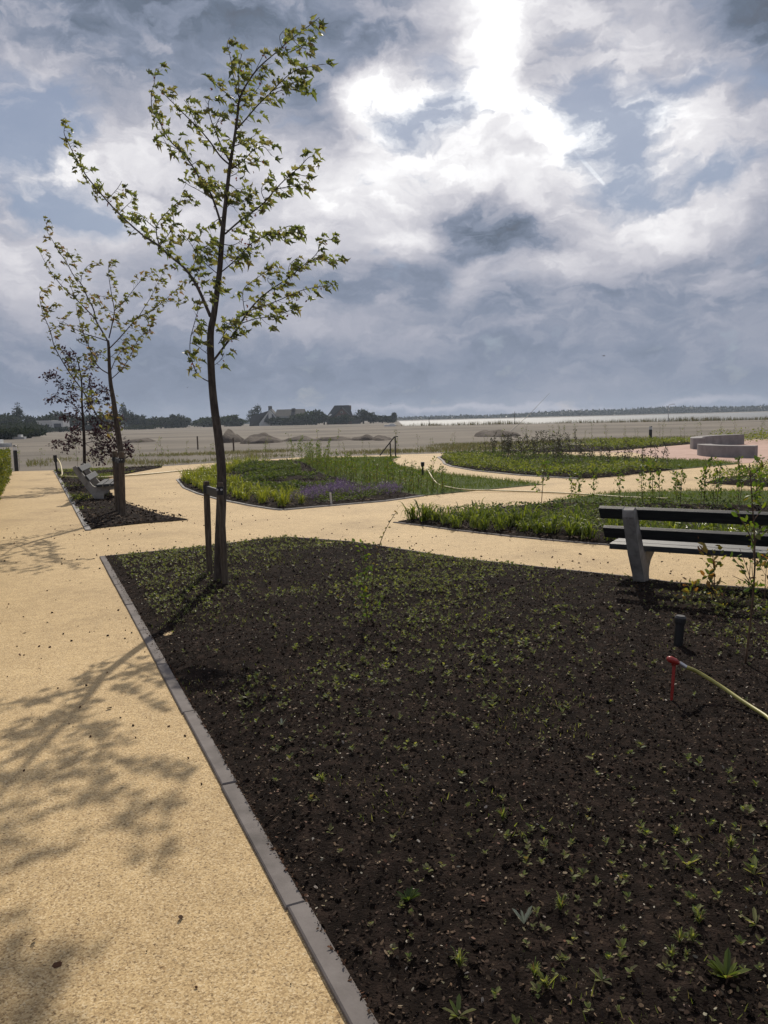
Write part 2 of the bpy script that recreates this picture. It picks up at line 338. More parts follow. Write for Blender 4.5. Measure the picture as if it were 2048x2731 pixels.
M_crumb = leaf_mat('soil_crumb', [(.028, .018, .012), (.06, .035, .02), (.10, .05, .03)], .0, None, .9, .1)

# ------------------------------------------------------------------ ground, lake, paths
def sheet(name, poly, z, mat, kind='structure'):
    me = bpy.data.meshes.new(name); me.from_pydata([(p[0], p[1], z) for p in poly], [], [tuple(range(len(poly)))])
    me.materials.append(mat); o = bpy.data.objects.new(name, me); C.collection.objects.link(o); o['kind'] = kind
    import bmesh
    bm = bmesh.new(); bm.from_mesh(me); bmesh.ops.triangulate(bm, faces=bm.faces)
    for f in bm.faces:
        if f.normal.z < 0: f.normal_flip()
    bm.to_mesh(me); bm.free(); return o
def smoothstep(a, b, x): t = np.clip((x-a)/(b-a), 0, 1); return t*t*(3-2*t)
def fbm(x, y, s, seed=0, oct=4):
    r = np.zeros_like(x); a = 1.0; q = np.random.default_rng(seed)
    for i in range(oct):
        for k in range(3):
            th = q.random()*6.28; ph = q.random()*6.28; f = s*(2**i)*(.7+.6*q.random())
            r += a*np.sin((x*math.cos(th)+y*math.sin(th))*f+ph)/3
        a *= .5
    return r
def shore_y(x):            # distance of the near shore for a given x
    return np.interp(x, [-20, 3.2, 30, 60, 110, 400, 2600], [700, 178, 150, 138, 150, 170, 200])
def ground_sheet():
    ys = np.concatenate([np.arange(-12, 70, 2.), np.arange(70, 240, 3.), np.arange(240, 460, 12), np.arange(460, 1100, 60), [1300, 2000, 3200, 4500]])
    xs = np.concatenate([[-3500, -2000, -1200, -800], np.arange(-600, -120, 30), np.arange(-120, 121, 3.), np.arange(125, 600, 25), [800, 1200, 2000, 3500]])
    X, Y = np.meshgrid(xs, ys)
    Z = np.zeros_like(X)
    far = smoothstep(50, 75, Y)
    Z += far*.10*fbm(X, Y, .05, 3)
    lake = smoothstep(0, 9, Y-shore_y(X))*(1-smoothstep(905, 930, Y))*smoothstep(0, 6, X-.018*Y)
    Z = Z*(1-lake)-2.2*lake
    V = np.stack([X.ravel(), Y.ravel(), Z.ravel()], 1); nx = len(xs)
    f = [(j*nx+i, j*nx+i+1, (j+1)*nx+i+1, (j+1)*nx+i) for j in range(len(ys)-1) for i in range(nx-1)]
    mb = MB(); mb.add(V, f); o = mb.build('ground', M_sand, smooth=True); o['kind'] = 'structure'
ground_sheet()
def water_material():
    mt, nt, N, L, b = newmat('lake_water')
    b.inputs['Base Color'].default_value = (.05, .06, .07, 1); b.inputs['Roughness'].default_value = .5; b.inputs['IOR'].default_value = 1.33
    tc = N.new('ShaderNodeTexCoord'); mp = N.new('ShaderNodeMapping'); mp.inputs['Scale'].default_value = (.5, .12, 1); L.new(tc.outputs['Object'], mp.inputs[0])
    n = N.new('ShaderNodeTexNoise'); n.inputs['Scale'].default_value = 1.0; n.inputs['Detail'].default_value = 5; L.new(mp.outputs[0], n.inputs[0])
    bp = N.new('ShaderNodeBump'); bp.inputs['Strength'].default_value = 1; bp.inputs['Distance'].default_value = .35; L.new(n.outputs['Fac'], bp.inputs['Height']); L.new(bp.outputs[0], b.inputs['Normal'])
    return mt
sheet('lake', [(-5, 120), (900, 110), (1500, 1000), (-5, 1000)], -1.0, water_material())

PATH = [(-15.4, 30.3), (-12.3, 30.2), (-8.6, 31.3), (-4, 36), (.9, 36.4), (4, 36.8), (7.5, 38), (11, 44), (20, 45), (34, 40), (34, -4), (2, -4), (.95, 0), (1.2, -4), (-1, -4), (-.75, 0), (-6.9, 13.75)]
PATH = [(-15.4, 30.3), (-12.3, 30.2), (-8.6, 31.3), (-4, 36), (.9, 36.4), (4, 36.8), (7.5, 38), (11, 44), (20, 45), (34, 40), (34, -6), (2.2, -6), (-6.9, 13.75)]
sheet('path', PATH, .008, M_path)
sheet('paving', [(8.9, 34.2), (10.5, 33.2), (9.95, 27.2), (11.2, 24.5), (12.4, 25.1), (34, 20), (34, 43.5), (17, 43.5), (15.8, 40), (10.3, 34.8)], .014, M_pave)

k0 = G(266, 1488)[:2]; KD = G(920, 2731)[:2]-k0; KD /= np.linalg.norm(KD)       # direction of the long straight edging
NK = np.array([-KD[1], KD[0]]); KW = float((G(995, 2731)[:2]-k0)@NK); print('kerb width', KW); A_L0 = k0+NK*(KW-.004); A_L1 = A_L0+KD*14
BED_A_TOP = [tuple(A_L0), GF(440, 1183), GF(560, 1168), GF(625, 1163), GF(760, 1173), GF(1000, 1210), GF(1200, 1232), GF(1365, 1250), GF(1450, 1262), GF(1659, 1277), (5.5, 6.2), (9, 5.4), (9, -3)]
BED_A = [tuple(p[:2]) for p in BED_A_TOP]+[tuple(A_L1)]
def soil_mesh(name, poly, step, h=.05, mat=M_soil, amp=.02, sc=3.0, edge=.35, z0=.0, edge_z=.02):
    P = np.array([(p[0], p[1]) for p in poly]); lo = P.min(0)-step; hi = P.max(0)+step
    xs = np.arange(lo[0], hi[0], step); ys = np.arange(lo[1], hi[1], step); X, Y = np.meshgrid(xs, ys)
    ins = in_poly(X.ravel(), Y.ravel(), P).reshape(X.shape)
    D = dist_line(X.ravel(), Y.ravel(), list(P)+[P[0]]).reshape(X.shape)
    Dn = np.where(ins, D, -D)
    Z = z0+edge_z+(h-edge_z)*smoothstep(0, edge, Dn)+amp*fbm(X, Y, sc, 5, 5)*smoothstep(0, .15, Dn)
    # pull outside points back onto the outline
    keep = Dn > -step*1.5
    near = (~ins) & keep
    pts = np.stack([X[near], Y[near]], 1)
    Q = pts.copy(); bd = np.full(len(pts), 1e9); PP = list(P)+[P[0]]
    for a, b in zip(PP[:-1], PP[1:]):
        d = b-a; t = np.clip(((pts-a)@d)/(d@d+1e-12), 0, 1)[:, None]; q = a+t*d; dd = np.linalg.norm(pts-q, axis=1)
        s = dd < bd; Q[s] = q[s]; bd[s] = dd[s]
    X = X.copy(); Y = Y.copy(); X[near] = Q[:, 0]; Y[near] = Q[:, 1]; Z[near] = z0+edge_z
    idx = -np.ones(X.shape, int); idx[keep] = np.arange(keep.sum())
    V = np.stack([X[keep], Y[keep], Z[keep]], 1); f = []
    for j in range(X.shape[0]-1):
        for i in range(X.shape[1]-1):
            q = (idx[j, i], idx[j, i+1], idx[j+1, i+1], idx[j+1, i])
            if min(q) >= 0 and (ins[j, i] or ins[j, i+1] or ins[j+1, i+1] or ins[j+1, i]): f.append(q)
    mb = MB(); mb.add(V, f); o = mb.build(name, mat, smooth=True); o['kind'] = 'structure'; return o
def soil_z(x, y):
    D = dist_line(x, y, BED_A+[BED_A[0]]); return .018+.027*smoothstep(0, .35, D)+.020*fbm(x, y, 5, 5, 5)*smoothstep(0, .15, D)
soil_mesh('planting_bed', BED_A, .05, .045, amp=.020, sc=5, edge_z=.018)

def pts2(l): return [tuple(float(c) for c in p[:2]) for p in l]
BED_B = pts2([Z3(470, 672), Z3(1000, 650), Z3(1400, 630), Z3(1400, 640), Z3(1080, 700), (-8.6, 24.6), Z3(945, 850), Z3(1000, 910), Z3(1100, 958), Z3(1400, 1055), Z3(1640, 1095), Z3(1200, 1130), Z3(750, 1180)])
BED_C_KERB = pts2([(-5.6, 31.5), (-6.1, 28), (-6.1, 25.5), Z1(770, 455), Z1(800, 490), Z1(860, 515), Z1(950, 540), Z1(1080, 566), Z1(1180, 582), Z1(1225, 586), Z1(1400, 570), Z1(1659, 548), Z2(80, 537), Z2(165, 525)])
ROW_C = [(-3.1, 30.5), (-1.9, 24.0), (-.4, 19.2), (.84, 16.75)]
BED_C = pts2(BED_C_KERB)+[(-.3, 19.1), (-1.8, 23.9), (-3.0, 30.4), (-3.8, 33.2), (-5, 33.2)]
LAWN_C = pts2([(.84, 16.65), Z2(300, 512), Z2(420, 500), Z2(560, 487), Z2(690, 475), Z2(500, 455), Z2(300, 435), Z2(150, 415), Z2(80, 400), Z2(35, 380), Z2(40, 365), Z2(75, 357), (-3.3, 34.6), (-3.8, 33.2), (-3.0, 30.4), (-1.8, 23.9), (-.3, 19.1)])
BED_D = pts2([Z2(262, 372), Z2(268, 385), Z2(300, 397), Z2(400, 415), Z2(600, 435), Z2(850, 450), Z2(920, 447), Z2(1000, 440), Z2(1250, 412), (8.0, 25.5), (7.2, 30), (5.98, 32.5), (4.1, 34.4), (3.1, 34.6), (2.4, 33)])
LAWN_D = pts2([Z2(1250, 412), Z2(1400, 398), Z2(1545, 385), (10.8, 26), (9.6, 27.6), (7.5, 31), (6.4, 32.5), (5.98, 32.5), (7.2, 30), (8.0, 25.5)])
BED_E = [(3.9, 35.4), (6.2, 35.2), (8.8, 34.6), (10.2, 35.0), (13, 37.6), (15.7, 40.2), (16.9, 43), (12.7, 43), (9.3, 42), (7.5, 38.5), (5.4, 37)]
F_KERB = pts2([Z2(48, 639), Z2(180, 655), Z2(300, 672), Z2(550, 700), Z2(760, 720), Z2(970, 737), (4.3, 8.9), (6.2, 8.1), (9.5, 7.6)])
BED_F = F_KERB+[(9.5, 12.6), (6.9, 13.4), (4.6, 14.2)]+pts2([Z2(700, 557), Z2(500, 575), Z2(300, 600), Z2(150, 620)])
LAWN_F = pts2([Z2(705, 552), Z2(850, 530), Z2(1000, 512), Z2(1300, 505), Z2(1659, 505), (12, 15), (12, 12.2), (9.5, 12.6), (6.9, 13.4), (4.6, 14.2)])
BED_G = [(7.35, 18), (8.2, 16.8), (10, 16.3), (14, 16.5), (14, 20.5), (9.9, 20.2), (8.4, 19.5)]
for nm, po, st_ in (('planting_bed', BED_B, .2), ('planting_bed', BED_C, .25), ('planting_bed', BED_D, .3), ('planting_bed', BED_E, .4), ('planting_bed', BED_F, .2), ('planting_bed', BED_G, .3)):
    soil_mesh(nm, po, st_, .06, amp=.015, sc=3)
for po in (LAWN_C, LAWN_D, LAWN_F): soil_mesh('lawn', po, .25, .05, mat=M_lawn, amp=.008, sc=1.5)

def kerb(line, w=.07, z=.035, mat=M_kerb, side=1, stone=1.0, gap=.004, jit=.0015):
    """edging of butted stones laid along a polyline, each about a metre long"""
    P = [np.array(p[:2], float) for p in line]; seg = []
    mb = MB()
    for a, b in zip(P[:-1], P[1:]):
        L_ = np.linalg.norm(b-a); n = max(1, int(round(L_/stone))); d = (b-a)/L_; nr = np.array([-d[1], d[0]])*side
        for i in range(n):
            p = a+d*(L_*i/n+gap/2); q = a+d*(L_*(i+1)/n-gap/2); dz = random.uniform(-jit, jit); o = nr*random.uniform(-jit, jit)
            e = .005
            lo = [p+o, q+o, q+o+nr*w, p+o+nr*w]; c = (lo[0]+lo[2])/2
            top = [x+(c-x)/np.linalg.norm(c-x)*0+np.array([0, 0]) for x in lo]
            top = [p+o+d*e+nr*e, q+o-d*e+nr*e, q+o-d*e+nr*(w-e), p+o+d*e+nr*(w-e)]
            V = [(*x, -.1) for x in lo]+[(*x, z+dz-e) for x in lo]+[(*x, z+dz) for x in top]
            f = [(0, 1, 5, 4), (1, 2, 6, 5), (2, 3, 7, 6), (3, 0, 4, 7), (4, 5, 9, 8), (5, 6, 10, 9), (6, 7, 11, 10), (7, 4, 8, 11), (8, 9, 10, 11)]
            if side < 0: f = [q_[::-1] for q_ in f]
            mb.add(V, f)
    o = mb.build('kerb', mat); o['kind'] = 'structure'; return o
kerb([k0, k0+KD*14], w=KW, z=.026, stone=1.0, side=1, gap=.008, jit=.004)
kb = np.array(Z3(462, 668)[:2]); kb1 = Z3(738, 1190)[:2]; kerb([kb, kb1], w=.09, z=.03, mat=M_kerb2)
kerb(BED_C_KERB, .06, .032, M_kerb2, side=-1); kerb(F_KERB, .05, .022, M_kerb, side=-1)
kerb(pts2([(3.0, 34.7), (2.35, 33), Z2(258, 372), Z2(266, 386), Z2(300, 398), Z2(400, 416), Z2(600, 436), Z2(850, 451)]), .08, .035, M_kerb2, side=-1)
kerb(pts2(BED_A_TOP[:4]), .03, .02, M_kerb, side=1); kerb(pts2(BED_A_TOP[3:11]), .03, .02, M_kerb, side=1)

# ------------------------------------------------------------------ leaf and plant templates
def maple_leaf():
    half = [(.0, .0), (-.06, .20), (.10, .42), (.20, .27), (.50, .50), (.50, .24), (.72, .20), (1.0, .0)]
    v = [(.0, 0), (.36, 0), (.66, 0), (1.0, 0)]
    up = [(-.06, .20), (.10, .42), (.24, .25), (.52, .50), (.52, .24), (.74, .17)]
    pts = v+up+[(x, -y) for x, y in up]
    V = [(x, y*.70, .75*abs(y)-.40*x*x) for x, y in pts]
    def half_faces(o, s):
        a = [(0, 4+o, 5+o), (0, 5+o, 6+o), (0, 6+o, 1), (1, 6+o, 7+o), (1, 7+o, 8+o), (1, 8+o, 2), (2, 8+o, 9+o), (2, 9+o, 3)]
        return [q if s else q[::-1] for q in a]
    return V, half_faces(0, False)+half_faces(6, True)
MAPLE = maple_leaf()
OVAL = ([(0, 0, 0), (.35, .26, .08), (.75, .2, .04), (1, 0, -.08), (.75, -.2, .04), (.35, -.26, .08), (.5, 0, 0)], [(0, 6, 1), (1, 6, 2), (2, 6, 3), (3, 6, 4), (4, 6, 5), (5, 6, 0)])
DIAM = ([(0, 0, 0), (.5, .27, .06), (1, 0, -.05), (.5, -.27, .06)], [(0, 1, 2), (0, 2, 3)])
CHIP = ([(0, 0, 0), (.2, .3, .05), (.8, .25, .0), (1, 0, .06), (.7, -.25, .02), (.15, -.2, 0)], [(0, 1, 2, 3, 4, 5)])
def lump():
    V = []; 
    for z, r in ((-.3, .5), (.15, .75), (.5, .35)):
        for k in range(5): a = k*1.2566+z; V.append((r*math.cos(a)*1.1, r*math.sin(a)*.8, z))
    f = [(i*5+j, i*5+(j+1) % 5, (i+1)*5+(j+1) % 5, (i+1)*5+j) for i in range(2) for j in range(5)]+[(10, 11, 12, 13, 14)]
    return V, f
LUMP = lump()

def tube_r(mb, pts, r0, r1, n=6, k=4):
    L_ = smooth_line(pts, k); q = len(L_); mb.tube(L_, [r0+(r1-r0)*(i/(q-1))**.9 for i in range(q)], n)
    return L_
def leafy_tree(name, label, cat, trunk_px, trunk_r, branches, Y, leaf, leaf_mat_, leaf_size, wind, per_m, bark, zoom, group=None, start=.22, keys=0, side_len=.16, seed=1, wind_w=1.2, extra=None):
    """trunk and limbs follow polylines at distance Y; every limb also leans nearer or farther"""
    global rng; rng = np.random.default_rng(seed); rd = random.Random(seed)
    root_p = None
    def P(p, dy=0.0): x, y = zoom(*p); return W(x, y, Y+dy)
    T = [P(p) for p in trunk_px]; T[0][2] = min(T[0][2], .03)
    base = np.array([T[0][0], T[0][1], 0]); root = empty(name, base); tag(root, label, cat, group)
    tm = MB(); Ts = smooth_line(T, 4); q = len(Ts)
    rr = np.interp(np.linspace(0, 1, q), np.linspace(0, 1, len(trunk_r)), trunk_r)
    tm.tube([p-base for p in Ts], rr, 12)
    pos = []; dirs = []; twigs = tm; kp = []
    lines = [(Ts[int(q*.55):], .45)]
    for bi, (pl, r0) in enumerate(branches):
        P0 = P(pl[0]); k = rd.choice((-1, 1))*rd.uniform(.25, .75)
        acc = 0; L3 = []; prev = None
        # a limb forking off another limb starts at that limb's own depth
        dy0 = 0.0; bd = 1e9
        for (ln, dyl) in [(l_[0], l_[1]) for l_ in lines if isinstance(l_[1], list)]:
            for a, dya in zip(ln, dyl):
                if a is None: continue
                dd = math.hypot(a[0]-pl[0][0], a[1]-pl[0][1])
                if dd < bd: bd = dd; dy0 = dya
        if bd > 26: dy0 = 0.0
        dys = []
        for i, p in enumerate(pl):
            if prev is not None: acc += math.hypot(p[0]-prev[0], p[1]-prev[1])
            prev = p; ppm = abs(zoom(100, 0)[0]-zoom(0, 0)[0])/100*Y/F_PX
            dy = dy0+k*acc*ppm*(.9 if i else 0); dys.append(dy); L3.append(P(p, dy))
        lines.append((list(pl), dys))
        S = tube_r(tm, [p-base for p in L3], r0, max(.0022, r0*.16), 6)
        S = [s+base for s in S]; cum = np.cumsum([0]+[np.linalg.norm(S[i+1]-S[i]) for i in range(len(S)-1)]); Lt = cum[-1]
        n = int(Lt*per_m); 
        for j in range(n):
            t = start+(1-start)*((j+rd.random())/n); d = t*Lt; i = int(np.searchsorted(cum, d)-1); i = max(0, min(i, len(S)-2))
            c = S[i]+(S[i+1]-S[i])*((d-cum[i])/(cum[i+1]-cum[i]+1e-9))
            tn = S[i+1]-S[i]; tn /= np.linalg.norm(tn)+1e-9
            o = rng.normal(size=3); o -= tn*(o@tn); o /= np.linalg.norm(o); o += tn*.7+np.array(wind)*.35; o /= np.linalg.norm(o)
            ln_ = side_len*rd.uniform(.25, 1.0)*(1.15-.5*t); e = c+o*ln_
            mid = (c+e)/2+np.array([0, 0, -.1*ln_]); twigs.tube([c-base, mid-base, e-base], [.0022*leaf_size/.08+.0006, .0015, .001], 4, cap=False)
            for s_ in range(rd.choice((2, 2, 3))):
                q0 = e+rng.normal(size=3)*leaf_size*.22; pos.append(q0-base)
                dirs.append(np.array(wind)*wind_w+rng.normal(size=3)*.55+o*.35)
            if rd.random() < .5:
                pos.append(mid-base+rng.normal(size=3)*leaf_size*.2); dirs.append(np.array(wind)*wind_w+rng.normal(size=3)*.6)
            if keys and rd.random() < keys: kp.append(mid-base+np.array([0, 0, -.03])+rng.normal(size=3)*.015)
    for (pp, spread, cnt) in (extra or []):
        c = P(pp)
        for _ in range(cnt):
            v = c+rng.normal(size=3)*spread; twigs.tube([c-base, v-base], [.002, .001], 4, cap=False); pos.append(v-base); dirs.append(np.array(wind)*wind_w+rng.normal(size=3)*.6)
    tm.build('trunk', bark, root, smooth=True)
    pos = np.array(pos); dirs = np.array(dirs); n = len(pos)
    nr = rng.normal(size=(n, 3)); nr[:, 2] += .8
    cm = MB(); scatter(cm, leaf[0], leaf[1], pos, frames(dirs, nr), leaf_size*rng.uniform(.55, 1.15, n))
    n0 = None
    if kp:
        kp = np.array(kp); n0 = len(cm.f); scatter(cm, OVAL[0], OVAL[1], np.repeat(kp, 2, 0), rand_frames(len(kp)*2), np.full(len(kp)*2, .03))
    co_ = cm.build('crown', leaf_mat_, root)
    if n0 is not None:
        co_.data.materials.append(M_key); ix = np.zeros(len(cm.f), int); ix[n0:] = 1; co_.data.polygons.foreach_set('material_index', ix.tolist())
    return root

ZA = lambda x, y: (x/1.8433+100, y/1.8433)
ZB = lambda x, y: (x/3.16+50, y/3.16+550)
def FA(x, y): return ((x*KF-100)*1.8433, y*KF*1.8433)     # overview pixel -> zoom A pixel
def FB(x, y): return ((x*KF-50)*3.16, (y*KF-550)*3.16)
T1 = [FA(473.5, 1268), FA(474.5, 1180), FA(477.5, 1100), FA(479, 1043), FA(477.5, 1000), FA(472, 945), FA(463.6, 885), FA(457.5, 820), (850, 1650), (868, 1540), (893, 1350), (905, 1200), (918, 1060), (930, 950), (948, 800), (965, 700), (983, 570), (992, 490), (1030, 410), (1090, 330), (1170, 260), (1250, 190), (1330, 130), (1385, 85)]
R1 = [.056, .052, .050, .048, .046, .044, .041, .037, .034, .031, .027, .025, .022, .019, .017, .014, .012, .010, .008, .0065, .005, .0042, .0035, .0025]
B1 = [
 ([(850, 1555), (800, 1440), (765, 1375), (720, 1315), (640, 1250), (600, 1210), (510, 1150), (400, 1050), (340, 985), (280, 915), (230, 850), (190, 780), (150, 700), (130, 650), (140, 600)], .017),
 ([(600, 1210), (585, 1150), (590, 1100), (640, 1040), (700, 990), (765, 980)], .007),
 ([(600, 1210), (645, 1150), (670, 1090), (660, 1040)], .005), ([(590, 1130), (540, 1090), (500, 1050), (460, 1040)], .005),
 ([(340, 985), (390, 930), (415, 890)], .004), ([(765, 1375), (795, 1320), (800, 1270)], .005), ([(400, 1050), (450, 1000), (480, 985)], .004),
 ([(890, 1350), (820, 1290), (780, 1240), (740, 1180), (690, 1130)], .005),
 ([(905, 1110), (880, 1030), (850, 950), (800, 880), (750, 800), (700, 740), (650, 690), (600, 600), (565, 540), (560, 470), (575, 400), (582, 335)], .012),
 ([(700, 740), (640, 710), (572, 682)], .004), ([(860, 980), (800, 940), (730, 900), (745, 880)], .004), ([(760, 810), (800, 790), (840, 830)], .004),
 ([(945, 810), (900, 770), (850, 700), (800, 640), (740, 580), (690, 530), (640, 480), (600, 440)], .009),
 ([(948, 800), (905, 720), (880, 660), (850, 580), (840, 510), (850, 480)], .008), ([(800, 640), (770, 590), (740, 520), (720, 490)], .004),
 ([(870, 630), (900, 570), (920, 540)], .004),
 ([(975, 640), (1020, 590), (1080, 520), (1140, 460), (1200, 400), (1260, 350), (1330, 330), (1405, 315)], .008),
 ([(1100, 500), (1180, 450), (1260, 440), (1340, 425)], .004), ([(1150, 450), (1210, 420), (1290, 400)], .004), ([(1170, 262), (1240, 255), (1310, 215), (1335, 170)], .004), ([(1060, 370), (1100, 290), (1120, 250)], .003),
 ([(1200, 230), (1190, 180), (1210, 150)], .003), ([(1250, 190), (1290, 230), (1320, 240)], .003),
 ([(992, 490), (960, 360), (950, 290), (932, 220), (945, 185)], .005), ([(992, 490), (988, 350), (1005, 262)], .005), ([(985, 510), (930, 460), (880, 420), (862, 380)], .005),
 ([(1010, 440), (1050, 470), (1100, 410)], .003),
 ([(955, 830), (1010, 790), (1060, 740), (1110, 720), (1150, 765)], .007), ([(963, 720), (1010, 700), (1070, 665)], .006), ([(1010, 790), (1050, 800), (1110, 790)], .004),
 ([(922, 1150), (990, 1090), (1060, 1040), (1120, 990), (1170, 930), (1230, 870), (1290, 820), (1340, 770), (1388, 795)], .010), ([(1170, 930), (1250, 915), (1310, 905)], .005), ([(1120, 990), (1100, 930), (1140, 860)], .004), ([(1230, 870), (1280, 860), (1340, 870)], .004),
 ([(900, 1340), (960, 1290), (1010, 1240), (1060, 1190), (1120, 1160), (1190, 1130), (1250, 1110), (1295, 1145)], .007), ([(1010, 1240), (1050, 1230), (1090, 1200)], .004), ([(1120, 1160), (1190, 1165), (1280, 1175)], .003),
 ([(860, 1780), (920, 1700), (980, 1620), (1030, 1540), (1090, 1470), (1160, 1415), (1230, 1370), (1300, 1310), (1370, 1250), (1400, 1190), (1470, 1170)], .012),
 ([(1035, 1530), (1110, 1505), (1200, 1470), (1290, 1430), (1380, 1410), (1445, 1400)], .006), ([(1340, 1280), (1440, 1275), (1505, 1290)], .004), ([(1000, 1590), (1080, 1565), (1160, 1555), (1260, 1520)], .005),
 ([(1020, 1545), (1010, 1430), (1060, 1380), (1130, 1330), (1160, 1290)], .004), ([(985, 1620), (930, 1590), (900, 1640)], .004), ([(890, 1690), (930, 1620), (960, 1560)], .004), ([(1230, 1370), (1240, 1300), (1290, 1260)], .003), ([(1160, 1415), (1130, 1370), (1180, 1330)], .003),
 ([(851, 1880), (790, 1843), (755, 1760), (750, 1680), (768, 1600), (792, 1520), (825, 1430)], .006), ([(850, 1750), (810, 1720), (775, 1690)], .004), ([(752, 1650), (780, 1620), (790, 1590)], .003),
 ([(905, 1230), (860, 1190), (800, 1240), (770, 1270)], .005), ([(908, 1200), (960, 1205), (1010, 1180)], .005), ([(922, 1030), (980, 960), (1010, 930)], .005), ([(918, 1060), (870, 1090), (820, 1130)], .005), ([(925, 980), (890, 920), (870, 880)], .005), ([(925, 1000), (990, 1000), (1040, 960)], .005), ([(900, 1290), (870, 1250), (830, 1210)], .004),
 ([(862, 1800), (900, 1770), (915, 1735)], .003), ([(940, 870), (980, 850), (990, 820)], .004), ([(912, 1130), (950, 1130), (1000, 1110)], .004), ([(940, 900), (990, 940), (1050, 960)], .004), ([(905, 1240), (950, 1270), (1000, 1250)], .004), ([(870, 1480), (880, 1400), (900, 1380)], .003),
]
leafy_tree('maple_tree', 'tall young maple with wind-blown green leaves beside two stakes in the near bed', 'tree', T1, R1, B1+[(T1[-7:], .003), (T1[-11:-5], .003)], 7.93, MAPLE, M_maple, .080, (1, -.15, -.38), 18, M_bark, ZA, start=.12, keys=.22, side_len=.13, seed=11, extra=[((900, 1240), .05, 10), ((925, 960), .05, 10), ((850, 1380), .04, 4)])
T2 = [FB(264, 1118), FB(260, 1060), FB(255, 1000), (870, 2150), (850, 2000), (830, 1870), (800, 1650), (775, 1500), (765, 1380), (758, 1200), (752, 1130)]
R2 = [.068, .062, .06, .057, .053, .05, .042, .035, .032, .026, .022]
B2 = [
 ([(752, 1140), (700, 1050), (650, 960), (630, 870), (580, 770), (530, 660), (460, 580), (400, 470), (330, 370), (280, 280), (235, 200), (245, 110)], .016),
 ([(645, 950), (560, 860), (480, 780), (390, 700), (320, 620), (260, 540), (210, 450), (160, 350)], .012),
 ([(745, 1135), (640, 1100), (540, 1070), (450, 1020), (380, 980), (330, 965)], .010),
 ([(760, 1110), (790, 980), (805, 880), (785, 760), (765, 640), (755, 520), (770, 455)], .012),
 ([(805, 880), (870, 820), (930, 750), (1000, 660), (1060, 600), (1150, 540)], .008),
 ([(762, 1200), (850, 1110), (920, 1030), (1010, 930), (1090, 900), (1160, 850), (1230, 790), (1310, 720), (1420, 620)], .012),
 ([(1000, 950), (1060, 850), (1110, 770), (1170, 650), (1240, 510)], .007), ([(1230, 800), (1310, 805), (1385, 815)], .004),
 ([(775, 1460), (870, 1370), (940, 1260), (1010, 1120), (1100, 1040), (1120, 955)], .009), ([(770, 1400), (820, 1280), (880, 1200), (940, 1100)], .008),
 ([(765, 1415), (690, 1370), (630, 1290), (590, 1180), (550, 1080), (500, 930), (480, 820)], .012),
 ([(820, 1860), (680, 1790), (600, 1650), (520, 1530), (440, 1420), (370, 1310), (300, 1180), (265, 1050), (215, 930), (185, 830), (180, 720), (250, 685)], .014),
 ([(520, 660), (540, 560), (600, 490), (690, 480)], .006), ([(400, 470), (430, 400), (480, 440)], .004), ([(480, 780), (440, 680), (430, 620)], .005), ([(785, 780), (700, 760), (640, 740)], .004),
 ([(800, 900), (740, 870), (680, 860)], .004), ([(265, 1050), (330, 1010), (400, 950)], .005), ([(930, 1020), (1000, 1050), (1050, 1110)], .004), ([(850, 1110), (900, 1150), (960, 1180)], .004), ([(590, 1180), (520, 1150), (480, 1110)], .005), ([(765, 1300), (700, 1250), (650, 1220)], .005), ([(765, 1280), (830, 1230), (900, 1230)], .005), ([(440, 1420), (470, 1350), (500, 1290)], .005), ([(210, 920), (270, 880), (330, 850)], .004), ([(1090, 900), (1060, 960), (1100, 950)], .003),
]
leafy_tree('maple_tree', 'mid-distance young maple with olive and reddish leaves beside the far bench', 'tree', T2, R2, B2, 14.37, MAPLE, M_maple2, .090, (1, -.1, -.3), 15, M_bark, ZB, start=.10, side_len=.17, seed=23,
    extra=[((790, 1660), .08, 8), ((785, 1740), .08, 10), ((760, 1880), .10, 12), ((800, 1800), .07, 6), ((520, 1430), .07, 6), ((600, 1570), .06, 6)])
T3 = [(562, 2290), (555, 2212), (550, 1950), (540, 1780), (532, 1650), (530, 1500), (515, 1380), (480, 1260), (430, 1190)]
R3 = [.052, .046, .04, .034, .028, .022, .016, .010, .005]
B3 = [([(538, 1765), (480, 1690), (400, 1640), (300, 1600), (235, 1640)], .012), ([(530, 1550), (430, 1520), (340, 1480), (280, 1410), (215, 1450)], .010), ([(530, 1470), (580, 1350), (620, 1290), (640, 1230)], .009),
 ([(525, 1450), (460, 1350), (400, 1230), (360, 1225)], .009), ([(535, 1700), (620, 1600), (700, 1530), (750, 1550)], .010), ([(540, 1760), (620, 1660), (720, 1640), (750, 1600)], .008), ([(545, 1810), (470, 1765), (400, 1755), (360, 1775)], .008),
 ([(550, 1970), (450, 1960), (360, 1985), (285, 2015)], .010), ([(552, 2000), (640, 1985), (760, 2030), (850, 2000), (935, 2050)], .011), ([(547, 1890), (640, 1880), (740, 1850), (860, 1800)], .010), ([(550, 2060), (620, 2095), (700, 2110), (680, 2150)], .007),
 ([(548, 1900), (650, 1930), (740, 1960), (840, 1950)], .009), ([(545, 1850), (620, 1790), (700, 1780), (800, 1740)], .008), ([(550, 1960), (480, 2000), (400, 2030), (380, 2060)], .006), ([(551, 1990), (620, 2040), (720, 2070), (830, 2090), (940, 2080)], .007),
 ([(531, 1600), (480, 1600), (430, 1560)], .006), ([(531, 1560), (590, 1520), (620, 1460)], .006), ([(546, 1870), (480, 1870), (440, 1900)], .005), ([(548, 1930), (700, 1900), (840, 1880)], .007)]
leafy_tree('beech_tree', 'small copper beech with dark purple leaves behind the far bench', 'tree', T3, R3, B3, 22.3, OVAL, M_beech, .088, (.5, -.1, -.2), 56, M_barkd, ZB, start=.12, side_len=.22, seed=31, wind_w=.6)

